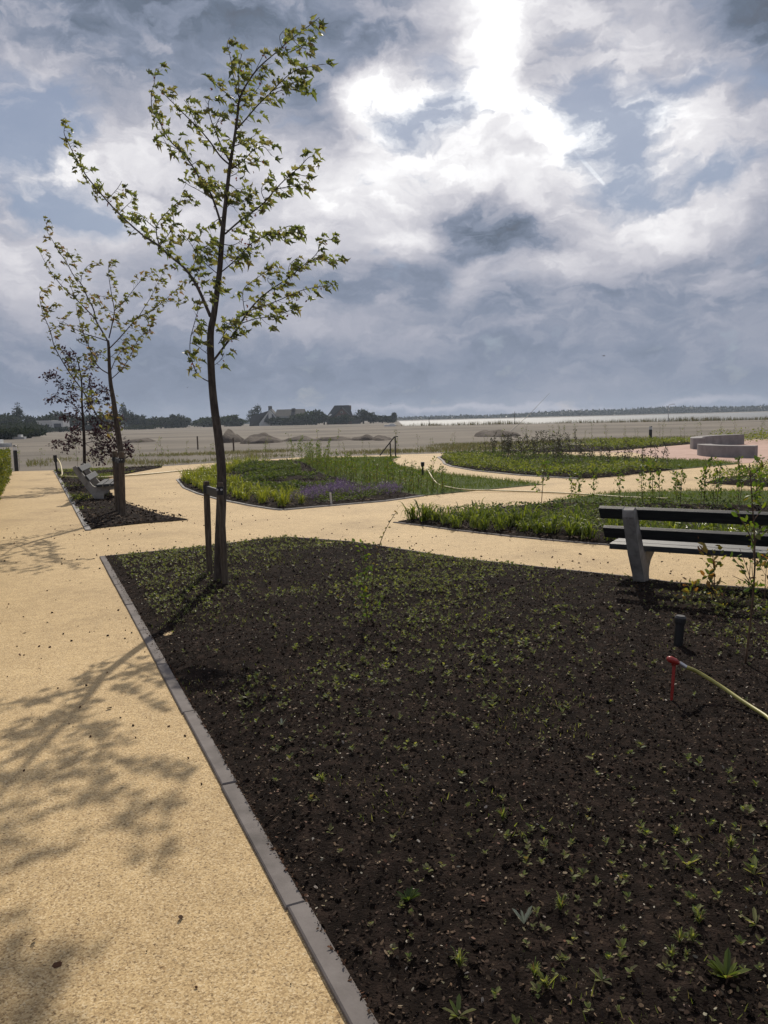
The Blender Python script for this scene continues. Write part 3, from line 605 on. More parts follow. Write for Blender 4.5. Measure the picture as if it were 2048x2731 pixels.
# ------------------------------------------------------------------ tree stakes
def stakes(label, ft, w, cross_t):
    """ft: per stake (foot pixel, top pixel); each stake stands at its own foot"""
    feet = [G(*f) for f, t in ft]; tops = [W(t[0], t[1], g[1]-.02) for (f, t), g in zip(ft, feet)]
    c = np.mean(feet, axis=0); root = empty('tree_stakes', (c[0], c[1], 0)); tag(root, label, 'tree stakes')
    bands = []
    for i, (f, t) in enumerate(zip(feet, tops)):
        mb = MB(); L_ = [f-c+(t-f)*k for k in np.linspace(-.05, 1, 8)]
        mb.tube(L_+[L_[-1]+np.array([0, 0, .008])], [w*(1+.03*math.sin(5*k+i)) for k in range(7)]+[w*.97, w*.82], 14); mb.build('stake', M_stake, root)
        m_ = f-c+(t-f)*cross_t; bands.append(m_)
        mb = MB(); mb.tube([m_-np.array([0, 0, .042]), m_+np.array([0, 0, .042])], w*1.09, 16); s_ = mb.build('strap_band', M_strap, root)
        if i == 0:
            for dx in (-.02, .02):
                q = MB(); q.tube([(m_[0]+dx, m_[1]-w*.9, m_[2]+.012), (m_[0]+dx, m_[1]-w*1.09-.009, m_[2]+.012)], .010, 10); q.build('bolt', M_steel, s_)
    d = bands[0]-bands[1]; ang = math.atan2(d[1], d[0]); mid = (bands[0]+bands[1])/2; L_ = math.hypot(d[0], d[1])
    mb = MB(); mb.box((mid[0], mid[1], mid[2]-.02), (L_-w*1.2, .03, .085), ang); mb.build('cross_board', M_strap, root, bevel=.003)
def z6(x, y): return (448+x/2.765, 1250+y/2.765)
stakes('pair of round wooden stakes joined by a black strap beside the tall near maple', [(z6(425, 880), z6(382, 107)), (z6(308, 808), z6(282, 98))], .0335, .93)
def z3(x, y): return (x/3.24, 1050+y/3.24)
stakes('pair of weathered wooden stakes around the mid-distance maple trunk', [(z3(1065, 1085), z3(1048, 505)), (z3(1020, 1040), z3(990, 500))], .048, .88)

# ------------------------------------------------------------------ benches
PROFILE = [(-.03, -.12), (.15, -.12), (.13, .0), (.10, .08), (.11, .15), (.17, .215), (.29, .265), (.43, .29), (.435, .335), (-.06, .325), (-.11, .36), (-.39, .765), (-.43, .795), (-.485, .775), (-.48, .71), (-.26, .33), (-.12, .13), (-.05, 0)]
def bench(label, base, ang, length, flip=1, supports=(0.22, 1.66)):
    """local x runs along the bench, local y points to the sitter's front; base = foot of the first support"""
    d = np.array([math.cos(ang), math.sin(ang)])
    root = empty('park_bench', (base[0], base[1], 0), ang); tag(root, label, 'bench')
    for sx in supports:
        mb = MB(); x0 = sx-supports[0]-.05; x1 = x0+.10; n = len(PROFILE)
        V = [(x0, y*flip, z) for y, z in PROFILE]+[(x1, y*flip, z) for y, z in PROFILE]
        f = [(i, (i+1) % n, n+(i+1) % n, n+i) for i in range(n)]
        for q in ([0, 1, 2, 17], [2, 3, 16, 17], [3, 4, 15, 16], [4, 5, 9, 15], [5, 6, 9], [6, 7, 8, 9], [9, 10, 15], [10, 11, 14, 15], [11, 12, 13, 14]):
            f.append(tuple(q)); f.append(tuple(n+k for k in q)[::-1])
        if flip > 0: f = [q[::-1] for q in f]
        mb.add(V, f); o = mb.build('side_support', M_conc, root, bevel=.006)
        for s_ in (.38, .88):
            t_ = MB(); yy = -.11-.28*s_-.105; zz = .36+.405*s_-.012; t_.tube([(x0+.05, (yy+.03)*flip, zz+.02), (x0+.05, (yy-.012)*flip, zz-.010)], .009, 10); t_.build('bolt', M_steel, o)
    def plank(nm, y, z, w, t, tilt):
        mb = MB(); Mx = np.array(Matrix.Rotation(tilt*flip, 3, 'X')); mb.box((length/2-supports[0], y*flip, z), (length, w, t), M=Mx); return mb.build(nm, M_plank, root, bevel=.004)
    for y in (.04, .185, .33): plank('seat_plank', y, .363+(.0 if y > .1 else -.004), .120, .055, R(2.5))
    bt = math.atan2(.405, -.28)   # backrest slope
    for s_, ww in ((.38, .125), (.88, .125)):
        y = -.11-.28*s_; z = .36+.405*s_
        ny, nz = math.cos(bt-math.pi/2), math.sin(bt-math.pi/2)
        plank('back_plank', y+ny*.026, z+nz*.026, ww, .042, bt)
    return root
bA = (2.47, 7.50)
bench('dark plank bench with concrete supports seen from behind at the edge of the near bed', bA, R(-32), 2.05, supports=(.30, 1.72))
bench('distant dark plank bench seen side-on beside the straight path, near the copper beech', (-6.28, 17.30), R(104), 1.8, flip=-1, supports=(.16, 1.5))

# ------------------------------------------------------------------ bollard lights, posts, railing
def bollard(label, base, h, r):
    root = empty('bollard_light', (base[0], base[1], 0)); tag(root, label, 'bollard', 'black bollard lights with white tops along the paths')
    mb = MB(); mb.tube([(0, 0, -.05), (0, 0, h*.80)], r, 16); mb.build('post', M_black, root)
    mb = MB(); mb.tube([(0, 0, h*.80), (0, 0, h*.96)], r*.92, 16); mb.build('lamp_window', M_white, root)
    mb = MB(); mb.tube([(0, 0, h*.96), (0, 0, h*.985), (0, 0, h)], [r*1.04, r*1.04, r*.8], 16); mb.build('cap', M_black, root)
b1 = GF(36, 1018); bollard('black bollard light with a white top at the end of the left hedge', (b1[0], b1[1]), 1.0, .075)
b2 = GF(1405, 957); bollard('black bollard light with a white top standing in the sand behind the right beds', (b2[0], b2[1]), .92, .085)
rp0 = Z2(50, 352); rail = empty('handrail', (rp0[0], rp0[1], 0)); tag(rail, 'dark steel handrail sloping down at the back edge of the garden', 'handrail')
for px, hh in ((50, .87), (28, .60)):
    p = Z2(px, 352); mb = MB(); mb.tube([(p[0]-rp0[0], p[1]-rp0[1], -.05), (p[0]-rp0[0], p[1]-rp0[1], hh)], .03, 8); mb.build('post', M_black, rail)
mb = MB(); mb.tube([(.12, 0, .88), (-.02, 0, .88), (-.70, .1, .05)], .028, 8); mb.build('rail', M_black, rail)

def spike(label, base, h, hose_pts, name='hose'):
    pass
# near irrigation: black riser, red spray spike, hose
p = G(1806, 1738); root = empty('irrigation_riser', (p[0], p[1], 0)); tag(root, 'short black plastic irrigation riser standing in the near bed', 'riser')
mb = MB(); mb.tube([(0, 0, -.03), (.016, .0, .20)], .031, 18); mb.build('tube', M_black, root, smooth=False)
mb = MB(); mb.tube([(.016, 0, .20), (.0165, 0, .21), (.018, 0, .24), (.019, 0, .255)], [.036, .039, .039, .030], 18); mb.build('cap', M_black, root)
p = G(1788, 1884); q = G(1797, 1775, .24); root = empty('hose_stand', (p[0], p[1], 0)); tag(root, 'red plastic hose spike with a red tap head in the near bed', 'hose spike')
mb = MB(); mb.tube([(0, 0, -.05), (.01, .0, .12), (.02, .01, .245)], [.006, .009, .009], 8); mb.build('spike', M_red, root)
mb = MB(); mb.tube([(-.022, .0, .282), (-.008, .0, .275), (.025, .010, .258), (.045, .012, .246)], [.011, .019, .018, .012], 12); mb.tube([(.018, .01, .235), (.018, .01, .27)], [.013, .014], 10); mb.build('tap_head', M_red, root, smooth=True)
mb = MB(); mb.tube([(.05, .012, .248), (.085, .005, .225)], .012, 10); mb.build('coupling', M_steel, root)
hp = [tuple(q_) for q_ in (np.array([p[0]+.085, p[1]+.005, .225]), G(1860, 1792, .185), G(1920, 1829, .125), G(1985, 1873, .085), G(2040, 1908, .07), G(2110, 1955, .065))]+[(2.35, 3.72, .065), (2.9, 3.5, .065), (3.4, 3.6, .06)]
mb = MB(); L_ = smooth_line(hp, 6); mb.tube(L_, .0108, 12); tag(mb.build('hose', M_hose, smooth=True), 'yellow-green garden hose running from the red spike across the near soil', 'hose')
# far riser with hose across the lawn and path
p = Z2(168, 440); root = empty('irrigation_riser', (p[0], p[1], 0)); tag(root, 'black irrigation riser at the head of the pale hose on the centre lawn', 'riser')
mb = MB(); mb.tube([(0, 0, -.03), (0, 0, .30)], .028, 10); mb.build('tube', M_black, root); mb = MB(); mb.tube([(0, 0, .30), (0, 0, .42)], [.05, .055], 12); mb.build('cap', M_black, root)
hl = [Z2(185, 440, .06), Z2(225, 465, .07), Z2(280, 485, .07), Z2(350, 495, .07), Z2(450, 499, .05), Z2(600, 503, .035), Z2(750, 509, .035), Z2(900, 518, .06), Z2(1050, 528, .08), Z2(1250, 535, .08)]
hl[0][2] = .3
mb = MB(); mb.tube(smooth_line(hl, 5), .016, 8); tag(mb.build('hose', M_hose2, smooth=True), 'pale yellow hose curving over the centre lawn and across the path', 'hose')
p = Z3(495, 690); root = empty('irrigation_riser', (p[0], p[1], 0)); tag(root, 'black irrigation riser with pale hose in the far-left bed corner', 'riser')
mb = MB(); mb.tube([(0, 0, -.03), (-.03, 0, .42)], .035, 10); mb.build('tube', M_black, root); mb = MB(); mb.tube([(-.03, 0, .42), (-.04, 0, .66)], [.06, .065], 12); mb.build('cap', M_black, root)
hl = [Z3(500, 640, .1), Z3(525, 655, .1), Z3(537, 690, .08), Z3(530, 712, .06), Z3(600, 716, .08), Z3(800, 722, .08), Z3(1000, 714, .06), Z3(1300, 692, .03), Z3(1550, 668, .03), Z3(1750, 655, .05)]
hl[0][2] = .45; hl[1][2] = .3
mb = MB(); mb.tube(smooth_line(hl, 5), .024, 8); tag(mb.build('hose', M_hose2, smooth=True), 'pale hose running from the far-left bed behind the bench across the path', 'hose')
p = GF(716, 1092); mb = MB(); mb.tube([(p[0], p[1], -.02), (p[0]-.015, p[1], .25)], .02, 10); tag(mb.build('marker_post', M_postw), 'short white plastic marker stake at the edge of the purple flowers', 'marker stake')
for (px, py, hh, lb) in ((855, 322, .85, 'thin dark wooden peg in the sand left of the maple trunk'), (1010, 330, .8, 'thin dark wooden peg in the sand right of the maple trunk')):
    p = Z1(px, py); mb = MB(); mb.tube([(p[0], p[1], -.1), (p[0], p[1], hh)], .05, 8); tag(mb.build('wooden_peg', M_stake), lb, 'peg')
p = Z2(520, 262); q = W(1465, 1049, p[1]+4); mb = MB(); mb.tube([(p[0], p[1], -.1), tuple((p+q)/2+np.array([.1, 0, -.12])), tuple(q)], [.028, .022, .010], 6); tag(mb.build('leaning_rod', M_black), 'long thin rod leaning to the right out of the sand in front of the lake', 'rod')

# curved concrete seat walls
def curved_wall(label, cx, cy, r, a0, a1, h, th=.5):
    mb = MB(); n = 24; V = []; 
    for i in range(n+1):
        a = R(a0+(a1-a0)*i/n)
        for rr, z in ((r-th/2, -.05), (r+th/2, -.05), (r+th/2, h), (r-th/2, h)): V.append((cx+rr*math.cos(a), cy+rr*math.sin(a), z))
    f = [(i*4+j, i*4+(j+1) % 4, (i+1)*4+(j+1) % 4, (i+1)*4+j) for i in range(n) for j in range(4)]+[(3, 2, 1, 0), (n*4, n*4+1, n*4+2, n*4+3)]
    mb.add(V, f); tag(mb.build('seat_wall', M_wallc, bevel=.015), label, 'seat wall')
curved_wall('front curved grey concrete seat wall on the pink paving', 14.30, 29.1, 2.25, 160, 233, .43, .5)
curved_wall('rear curved grey concrete seat wall behind the front one', 18.7, 33.8, 4.9, 172, 104, .50, .5)

# ------------------------------------------------------------------ plants
rng = np.random.default_rng(99); random.seed(99)
def link_mesh(name, me, parent=None):
    o = bpy.data.objects.new(name, me); C.collection.objects.link(o)
    if parent is not None: o.parent = parent
    return o
def copies(protos, spots, label, cat, group, smin=.8, smax=1.2, name=None, own_labels=None):
    """protos: list of (root, [children]); each spot gets a copy of the thing and of its parts"""
    for i, p in enumerate(spots):
        r, ch = protos[random.randrange(len(protos))]
        o = r.copy(); C.collection.objects.link(o); s = random.uniform(smin, smax)
        o.location = (float(p[0]), float(p[1]), float(p[2]) if len(p) > 2 else .03); o.rotation_euler = (random.uniform(-.05, .05), random.uniform(-.05, .05), random.uniform(0, 6.28)); o.scale = (s, s, s*random.uniform(.85, 1.15))
        tag(o, label if own_labels is None else own_labels[i], cat, group)
        for c in ch:
            d = c.copy(); C.collection.objects.link(d); d.parent = o
def drop(protos):
    for r, ch in protos:
        for c in ch: bpy.data.objects.remove(c)
        bpy.data.objects.remove(r)
def blade(mb, base, d, L_, w, rise, droop, seg=5):
    d = np.array([math.cos(d), math.sin(d), 0]); s = np.array([-d[1], d[0], 0]); V = []
    for i in range(seg+1):
        t = i/seg; r = L_*(t*.75); z = rise*(1-(1-t)**2)-droop*t**3; ww = w*(1-t**2.2)*(.6+.8*min(t*3, 1)*.5)+.0008
        c = base+d*r+np.array([0, 0, z]); V += [c-s*ww+np.array([0, 0, ww*.5]), c, c+s*ww+np.array([0, 0, ww*.5])]
    mb.add(V, [(i*3+j, i*3+j+1, i*3+j+4, i*3+j+3) for i in range(seg) for j in (0, 1)])
def lily_mesh(mat, k, h=.34, n=38):
    mb = MB()
    for i in range(n):
        b = np.array([random.gauss(0, .035), random.gauss(0, .035), 0]); q = random.uniform(.6, 1.15)
        blade(mb, b, random.uniform(0, 6.28), random.uniform(.12, .36)*q, random.uniform(.006, .011), h*q*random.uniform(.7, 1.1), h*random.uniform(.1, .75))
    return mb.build('daylily_clump', mat)
def along(line, n, off=0.0, jit=.06):
    P = [np.array(p[:2], float) for p in line]; cum = np.cumsum([0]+[np.linalg.norm(b-a) for a, b in zip(P[:-1], P[1:])]); out = []
    for i in range(n):
        d = cum[-1]*(i+.5)/n; j = min(int(np.searchsorted(cum, d))-1, len(P)-2); j = max(j, 0); t = (d-cum[j])/(cum[j+1]-cum[j]); e = (P[j+1]-P[j]); e /= np.linalg.norm(e)
        q = P[j]+(P[j+1]-P[j])*t+np.array([-e[1], e[0]])*off; out.append(q+np.array([random.gauss(0, jit), random.gauss(0, jit)]))
    return out
def nth(i): return '%d%s' % (i, 'th' if 10 <= i % 100 <= 20 else {1: 'st', 2: 'nd', 3: 'rd'}.get(i % 10, 'th'))
def rows(spec, poly=None):
    P_, L_ = [], []
    for line, n, off, jit, text in spec:
        k = 0
        for q in along(line, n, off, jit):
            if poly is None or in_poly(np.array([q[0]]), np.array([q[1]]), poly)[0]: k += 1; P_.append(q); L_.append(text % nth(k))
    return P_, L_
# daylilies: front right bed and left rim of the centre bed
pr = [(lily_mesh(M_lilyd, i, .30), []) for i in range(5)]
sp, lb_ = rows([(F_KERB[:7], 20, .22, .05, 'green daylily clump, %s from the left along the edging behind the bench'), (F_KERB[:7], 19, .55, .07, 'green daylily clump, %s from the left, second row behind the bench'), (F_KERB[1:7], 16, .90, .08, 'green daylily clump, %s from the left, third row behind the bench')], BED_F)
copies(pr, sp, 'daylily clump with arching green strap leaves in front of the near right bench bed', 'daylily', 'daylily clumps along the edging behind the near bench', .8, 1.25, own_labels=lb_)
drop(pr)
pr = [(lily_mesh(M_lily, i, .36), []) for i in range(5)]
KR = BED_C_KERB[:10]
KN = list(KR)[::-1]
sp, lb_ = rows([(KN, 40, -.25, .07, 'yellow-green daylily clump, %s from the near tip, outer row, centre bed'), (KN, 36, -.62, .09, 'yellow-green daylily clump, %s from the near tip, middle row, centre bed'), (KN[2:], 30, -1.05, .10, 'yellow-green daylily clump, %s from the near end, inner row, centre bed')], BED_C)
copies(pr, sp, 'yellow-green daylily clump on the curved left rim of the centre bed', 'daylily', 'daylily clumps round the centre bed', .7, 1.05, own_labels=lb_)
drop(pr)

def cover(name, poly, n, mat, label, cat, tmpl=DIAM, size=.06, h=.12, zb=.04, dens=None, patch=.9):
    P = sample_poly(poly, n, dens); k = len(P)
    hh = h*(.45+.55*np.clip(fbm(P[:, 0], P[:, 1], patch*2.2, 12, 4)+.5, 0, 1.4))
    z = zb+hh*rng.random(k)**.6; mb = MB()
    d = rng.normal(size=(k, 3)); d[:, 2] = d[:, 2]*.5+.35; u = rng.normal(size=(k, 3)); u[:, 2] += 1.4
    scatter(mb, tmpl[0], tmpl[1], np.stack([P[:, 0], P[:, 1], z], 1), frames(d, u), size*rng.uniform(.5, 1.25, k))
    return tag(mb.build(name, mat), label, cat, kind='stuff')
def patches(s, thr, seed=4): return lambda x, y: np.clip((fbm(x, y, s, seed, 3)-thr)*2.5, 0, 1)
CORE_C = [(-5.2, 31.5), (-5.1, 26.5), (-4.6, 22.5), (-3.2, 18.8), (-1.9, 16.6), (-.9, 17.4), (-1.2, 19.5), (-2.4, 23.5), (-3.4, 29.5), (-3.8, 32)]
cover('ground_cover', CORE_C, 15000, M_cover, 'dark green leafy ground cover inside the centre bed behind the daylilies', 'ground cover', size=.075, h=.24, dens=patches(1.9, -.08))
PURP = [(-2.0, 15.5), (-1.0, 15.5), (.5, 16.35), (.72, 16.7), (-.2, 18.6), (-1.0, 20), (-1.6, 18.0)]
cover('bed_foliage', PURP, 3600, M_cover, 'low dark foliage under the purple flowers', 'ground cover', size=.05, h=.10, dens=patches(2.5, -.4))
def spires(name, poly, n, dens=None):
    P = sample_poly(poly, n, dens); mb = MB(); pos = []; 
    for p in P:
        h = random.uniform(.10, .26)
        for k in range(9): t = k/8; pos.append((p[0]+random.gauss(0, .012), p[1]+random.gauss(0, .012), .05+h*(.35+.65*t)))
    pos = np.array(pos); scatter(mb, DIAM[0], DIAM[1], pos, rand_frames(len(pos)), rng.uniform(.018, .036, len(pos)))
    return tag(mb.build(name, M_purple), 'drift of small purple flower spikes at the front right of the centre bed', 'flowers', kind='stuff')
spires('purple_flowers', PURP, 700, patches(1.9, -.05, 8))
CORE_F = BED_F[:]
def away_f(x, y): return (dist_line(x, y, F_KERB) > .95).astype(float)*np.clip((fbm(x, y, 1.8, 9, 3)+.5)*1.6, 0, 1)
cover('ground_cover', BED_F, 9000, M_cover, 'dark green leafy ground cover behind the front daylilies of the right bed', 'ground cover', size=.055, h=.16, dens=away_f)
def rim_d(x, y): return (dist_line(x, y, BED_D[:9]) < 1.5).astype(float)
def core_d(x, y): return (dist_line(x, y, BED_D[:9]) > 1.2).astype(float)*np.clip((fbm(x, y, 1.2, 2, 3)+.45)*2, 0, 1)
cover('ground_cover', BED_D, 9000, M_coverl, 'light green leafy rim of the crescent bed beyond the crossing', 'ground cover', size=.085, h=.30, dens=rim_d)
cover('ground_cover', BED_D, 8000, M_cover, 'darker foliage in the middle of the crescent bed beyond the crossing', 'ground cover', size=.08, h=.22, dens=core_d)
cover('ground_cover', BED_E, 7000, M_coverl, 'bright green ground cover in the narrow bed behind the crescent bed', 'ground cover', size=.10, h=.34, dens=lambda x, y: np.where(x > 10.5, 1.0, np.where(x > 8.3, .12, .30)))
cover('ground_cover', BED_G, 7000, M_coverl, 'green leafy plants in the far right bed behind the bench', 'ground cover', size=.07, h=.38, dens=patches(1.5, -.6))
cover('ground_cover', [(17, 40), (22, 36.5), (30, 35), (30, 46), (19, 46)], 6000, M_coverl, 'green planting behind the curved seat walls', 'ground cover', size=.12, h=.5)
def near_b(x, y): return np.clip((fbm(x, y, 1.3, 21, 3)+.25)*2, 0, 1)*(y > 15.2)
cover('ground_cover', BED_B, 5200, M_coverl, 'sparse low green plants round the distant bench', 'ground cover', size=.045, h=.05, dens=near_b)

# grass
def grass(name, poly, n, mat, label, h=.06, dens=None, cat='grass', w=.006, zf=None):
    P = sample_poly(poly, n, dens); k = len(P); d = rng.normal(size=(k, 3)); d[:, 2] = np.abs(d[:, 2])+1.2
    T = ([(0, -.06, 0), (0, .06, 0), (.6, .04, .04), (1, 0, .15), (.6, -.04, .04)], [(0, 1, 2, 4), (4, 2, 3)])
    mb = MB(); scatter(mb, T[0], T[1], np.stack([P[:, 0], P[:, 1], np.full(k, .035) if zf is None else zf(P[:, 0], P[:, 1])], 1), frames(d, rng.normal(size=(k, 3))), h*rng.uniform(.5, 1.3, k))
    return tag(mb.build(name, mat), label, cat, kind='stuff')
grass('lawn_grass', LAWN_C, 26000, M_grass, 'short mown grass on the centre lawn crossed by the pale hose', .085)
grass('lawn_grass', LAWN_D, 7000, M_grass, 'narrow strip of mown grass beside the pink paving', .09)
grass('lawn_grass', LAWN_F, 13000, M_grass, 'short mown grass behind the row of saplings and the near bench', .07)
STRIP = [(-14, 31.0), (-12.3, 30.6), (-8.6, 31.7), (-4, 36.5), (.9, 36.9), (4, 37.2), (7.5, 38.6), (11, 44.5), (26, 45.5), (30, 52), (10, 50), (0, 46), (-8, 44), (-18, 40)]
grass('weeds', STRIP, 15000, M_dry, 'thin dry weeds and grass on the sand behind the garden path', .17, lambda x, y: np.clip((fbm(x, y, .5, 6, 4)+.25)*1.6, 0, 1))

# saplings
def sapling_mesh(h, nl, mat, lean=.06, twigs=6, leaf=.055, spread=.13, lo=.35, tmpl=DIAM, stem=.006):
    root = empty('sapling'); tm = MB(); pos = []; dr = []
    a = random.uniform(0, 6.28); top = np.array([lean*math.cos(a)*h, lean*math.sin(a)*h, h]); mid = top*.5+np.array([random.gauss(0, .02), random.gauss(0, .02), 0])
    S = smooth_line([np.zeros(3), mid, top], 5); tm.tube(S, np.linspace(stem, stem*.35, len(S)), 5)
    for i in range(twigs):
        t = lo+(1-lo)*(i+random.random())/twigs; c = S[min(int(t*10), 10)]; q = random.uniform(0, 6.28); l_ = spread*random.uniform(.4, 1.1)*(1.25-t*.7)
        e = c+np.array([math.cos(q)*l_, math.sin(q)*l_, l_*random.uniform(.5, 1.6)]); tm.tube([c, (c+e)/2+np.array([0, 0, .01]), e], [stem*.45, stem*.3, stem*.2], 4, cap=False)
        for k in range(nl//twigs):
            u = random.random()**.7; pos.append(c+(e-c)*u+rng.normal(size=3)*leaf*.35); dr.append((e-c)/l_*.5+rng.normal(size=3)*.7)
    for k in range(nl//4): u = lo+(1-lo)*random.random(); pos.append(S[int(u*10)]+rng.normal(size=3)*leaf*.35); dr.append(rng.normal(size=3))
    pos = np.array(pos); dr = np.array(dr); nr = rng.normal(size=pos.shape); nr[:, 2] += 1
    st = tm.build('stem', M_twig, root, smooth=True); mb = MB(); scatter(mb, tmpl[0], tmpl[1], pos, frames(dr, nr), leaf*rng.uniform(.5, 1.2, len(pos))); lv = mb.build('leaves', mat, root)
    return root, [st, lv]
pr = [sapling_mesh(.62, 42, M_sap, leaf=.06, lo=.22, spread=.12) for _ in range(6)]
RC = ROW_C[::-1]
sp, lb_ = rows([(RC, 52, -.12, .06, 'hedge sapling, %s from the near end, row beside the purple flowers'), (RC, 50, -.45, .08, 'hedge sapling, %s from the near end, middle row of the lawn edge'), (RC[:3], 26, -.8, .1, 'hedge sapling, %s from the near end, short row in the lawn')])
copies(pr, sp, 'young hedge sapling in the rows along the left edge of the centre lawn', 'sapling', 'hedge saplings beside the centre lawn', .6, 1.05, own_labels=lb_)
drop(pr)
pr = [sapling_mesh(1.1, 230, M_sap, leaf=.075, lo=.1, spread=.35, twigs=12) for _ in range(3)]
copies(pr, [(-2.9, 31.2), (-3.3, 32.0), (-2.5, 30.6), (-3.8, 33.0), (-2.2, 31.8)], 'taller bushy bright green shrub at the top end of the hedge rows', 'shrub', 'bushy shrubs behind the centre bed', .6, .9, own_labels=['bushy bright green shrub, %s of the clump at the top of the hedge rows' % w_ for w_ in ('middle', 'rear left', 'front right', 'farthest left', 'right')])
drop(pr)
ROW_F = [(2.9, 14.4), (4.6, 13.75), (6.4, 13.0), (8.2, 12.4)]
pr = [sapling_mesh(.62, 54, M_sap, leaf=.065, lo=.3, spread=.15, tmpl=OVAL) for _ in range(6)]
sp, lb_ = rows([(ROW_F, 18, 0, .08, 'leafy sapling, %s from the left, front row behind the near bench'), (ROW_F[1:], 12, .3, .08, 'leafy sapling, %s from the left, back row behind the near bench')])
copies(pr, sp, 'leafy sapling in the row between the right bench and the lawn', 'sapling', 'saplings in the row behind the near bench', .8, 1.3, own_labels=lb_)
drop(pr)
pr = [sapling_mesh(.62, 60, M_dark, leaf=.06, lo=.12, spread=.14, twigs=8, stem=.008) for _ in range(5)]
ROW_D = [(3.9, 33.6), (5.6, 30.0), (6.9, 26.0), (7.9, 22.7)]
sp, lb_ = rows([(ROW_D[::-1], 34, 0, .15, 'upright dark shrub, %s from the near end, left row, crescent bed'), (ROW_D[::-1], 30, -.55, .15, 'upright dark shrub, %s from the near end, right row, crescent bed')])
copies(pr, sp, 'upright dark green shrub in the double row across the crescent bed', 'shrub', 'dark upright shrubs in the crescent bed', .75, 1.15, own_labels=lb_)
sp, lb_ = rows([([(5.2, 35.6+.6*j), (8.8, 35.3+.8*j)], 11, 0, .12, 'dark evergreen shrub, %s from the left, '+w_+' row behind the crescent bed') for j, w_ in enumerate(('front', 'second', 'third', 'rear'))])
copies(pr, sp, 'dark evergreen shrub in the block behind the crescent bed', 'shrub', 'dark shrubs in the narrow rear bed', .9, 1.35, own_labels=lb_)
drop(pr)
pr = [sapling_mesh(.85, 22, M_sap, leaf=.06, lo=.3, spread=.18, stem=.005) for _ in range(6)]
back = along([(-14.2, 31.0), (-12.3, 30.9), (-8.6, 32.0), (-4.2, 36.8), (.6, 37.2), (4, 37.6), (7.5, 39.2), (11, 44.8), (18, 46), (27, 46)], 90, .3, .35)
copies(pr, back, own_labels=['thin sparse sapling, %s from the left along the sandy back edge' % nth(i+1) for i in range(len(back))], label='thin sparse sapling in the row along the sandy back edge of the garden', cat='sapling', group='thin saplings along the back edge', smin=.7, smax=1.35)
drop(pr)

# named saplings in the near bed
def one(root_ch, loc, rz, sc, label, cat, name=None):
    r, ch = root_ch; r.location = (loc[0], loc[1], .02); r.rotation_euler = (0, 0, rz); r.scale = (sc,)*3
    if name: r.name = name
    tag(r, label, cat)
one(sapling_mesh(.66, 120, M_sap, lean=.03, twigs=14, leaf=.036, spread=.13, lo=.15, tmpl=OVAL, stem=.005), GF(795, 1362), .3, 1, 'thin small-leaved sapling alone in the middle of the near dark bed', 'sapling')
g = GF(803, 1330); mb = MB(); L_ = smooth_line([(0, 0, 0), (.02, .0, .3), (.07, 0, .55), (.15, .0, .74), (.23, 0, .86)], 4); mb.tube(L_, np.linspace(.005, .002, len(L_)), 5)
bt = empty('bare_shoot', (g[0], g[1], .02)); tag(bt, 'bare budding shoot arching to the right above the small middle sapling', 'shoot'); mb.build('stem', M_twig, bt, smooth=True)
mb = MB(); P_ = np.array([L_[i] for i in range(6, len(L_)) for _ in (0, 1)])+rng.normal(size=(2*(len(L_)-6), 3))*.006; scatter(mb, OVAL[0], OVAL[1], P_, rand_frames(len(P_)), np.full(len(P_), .026)); mb.build('leaves', M_maple2, bt)  # the leaves part here is the shoot's buds, made from the oval template
one(sapling_mesh(1.30, 120, M_sap, lean=.02, twigs=16, leaf=.045, spread=.20, lo=.35, tmpl=OVAL, stem=.0085), G(1987, 1785), 1.2, 1, 'tallest slender sapling at the right edge, crossing in front of the bench', 'sapling')
M_rose = leaf_mat('shrub_rose_leaf', [(.07, .11, .03), (.16, .17, .03), (.26, .20, .04), (.20, .09, .04), (.10, .14, .04)], .42, (1.8, 1.7, .6))
one(sapling_mesh(.46, 44, M_rose, lean=.1, twigs=7, leaf=.075, spread=.14, lo=.3, tmpl=OVAL), G(1907, 1610), 2.2, 1, 'broad-leaved yellow-green shrub between the bench and the near bed edge', 'shrub')
one(sapling_mesh(.28, 26, M_rose, lean=.1, twigs=6, leaf=.065, spread=.12, lo=.3, tmpl=OVAL), G(1850, 1640), 3.0, 1, 'low broad-leaved shrub just behind the black riser', 'shrub')
one(sapling_mesh(.20, 16, M_rose, lean=.1, twigs=5, leaf=.055, spread=.09, lo=.3, tmpl=OVAL), G(1935, 1655), .6, 1, 'small yellow-leaved shrub right of the low broad-leaved one', 'shrub')
one(sapling_mesh(.52, 14, M_rose, lean=.03, twigs=5, leaf=.045, spread=.08, lo=.6, tmpl=OVAL, stem=.004), G(1996, 1570), .6, 1, 'upright thin shoot just left of the tall right sapling', 'sapling')
one(sapling_mesh(.46, 12, M_rose, lean=.03, twigs=5, leaf=.045, spread=.08, lo=.6, tmpl=OVAL, stem=.004), G(2012, 1580), 1.6, 1, 'shorter thin shoot touching the tall right sapling', 'sapling')
one(sapling_mesh(.5, 26, M_rose, lean=.05, twigs=5, leaf=.06, spread=.12, lo=.3, tmpl=OVAL, stem=.004), G(2040, 1620), 2.6, 1, 'leafy shoot at the frame edge beyond the tall right sapling', 'sapling')

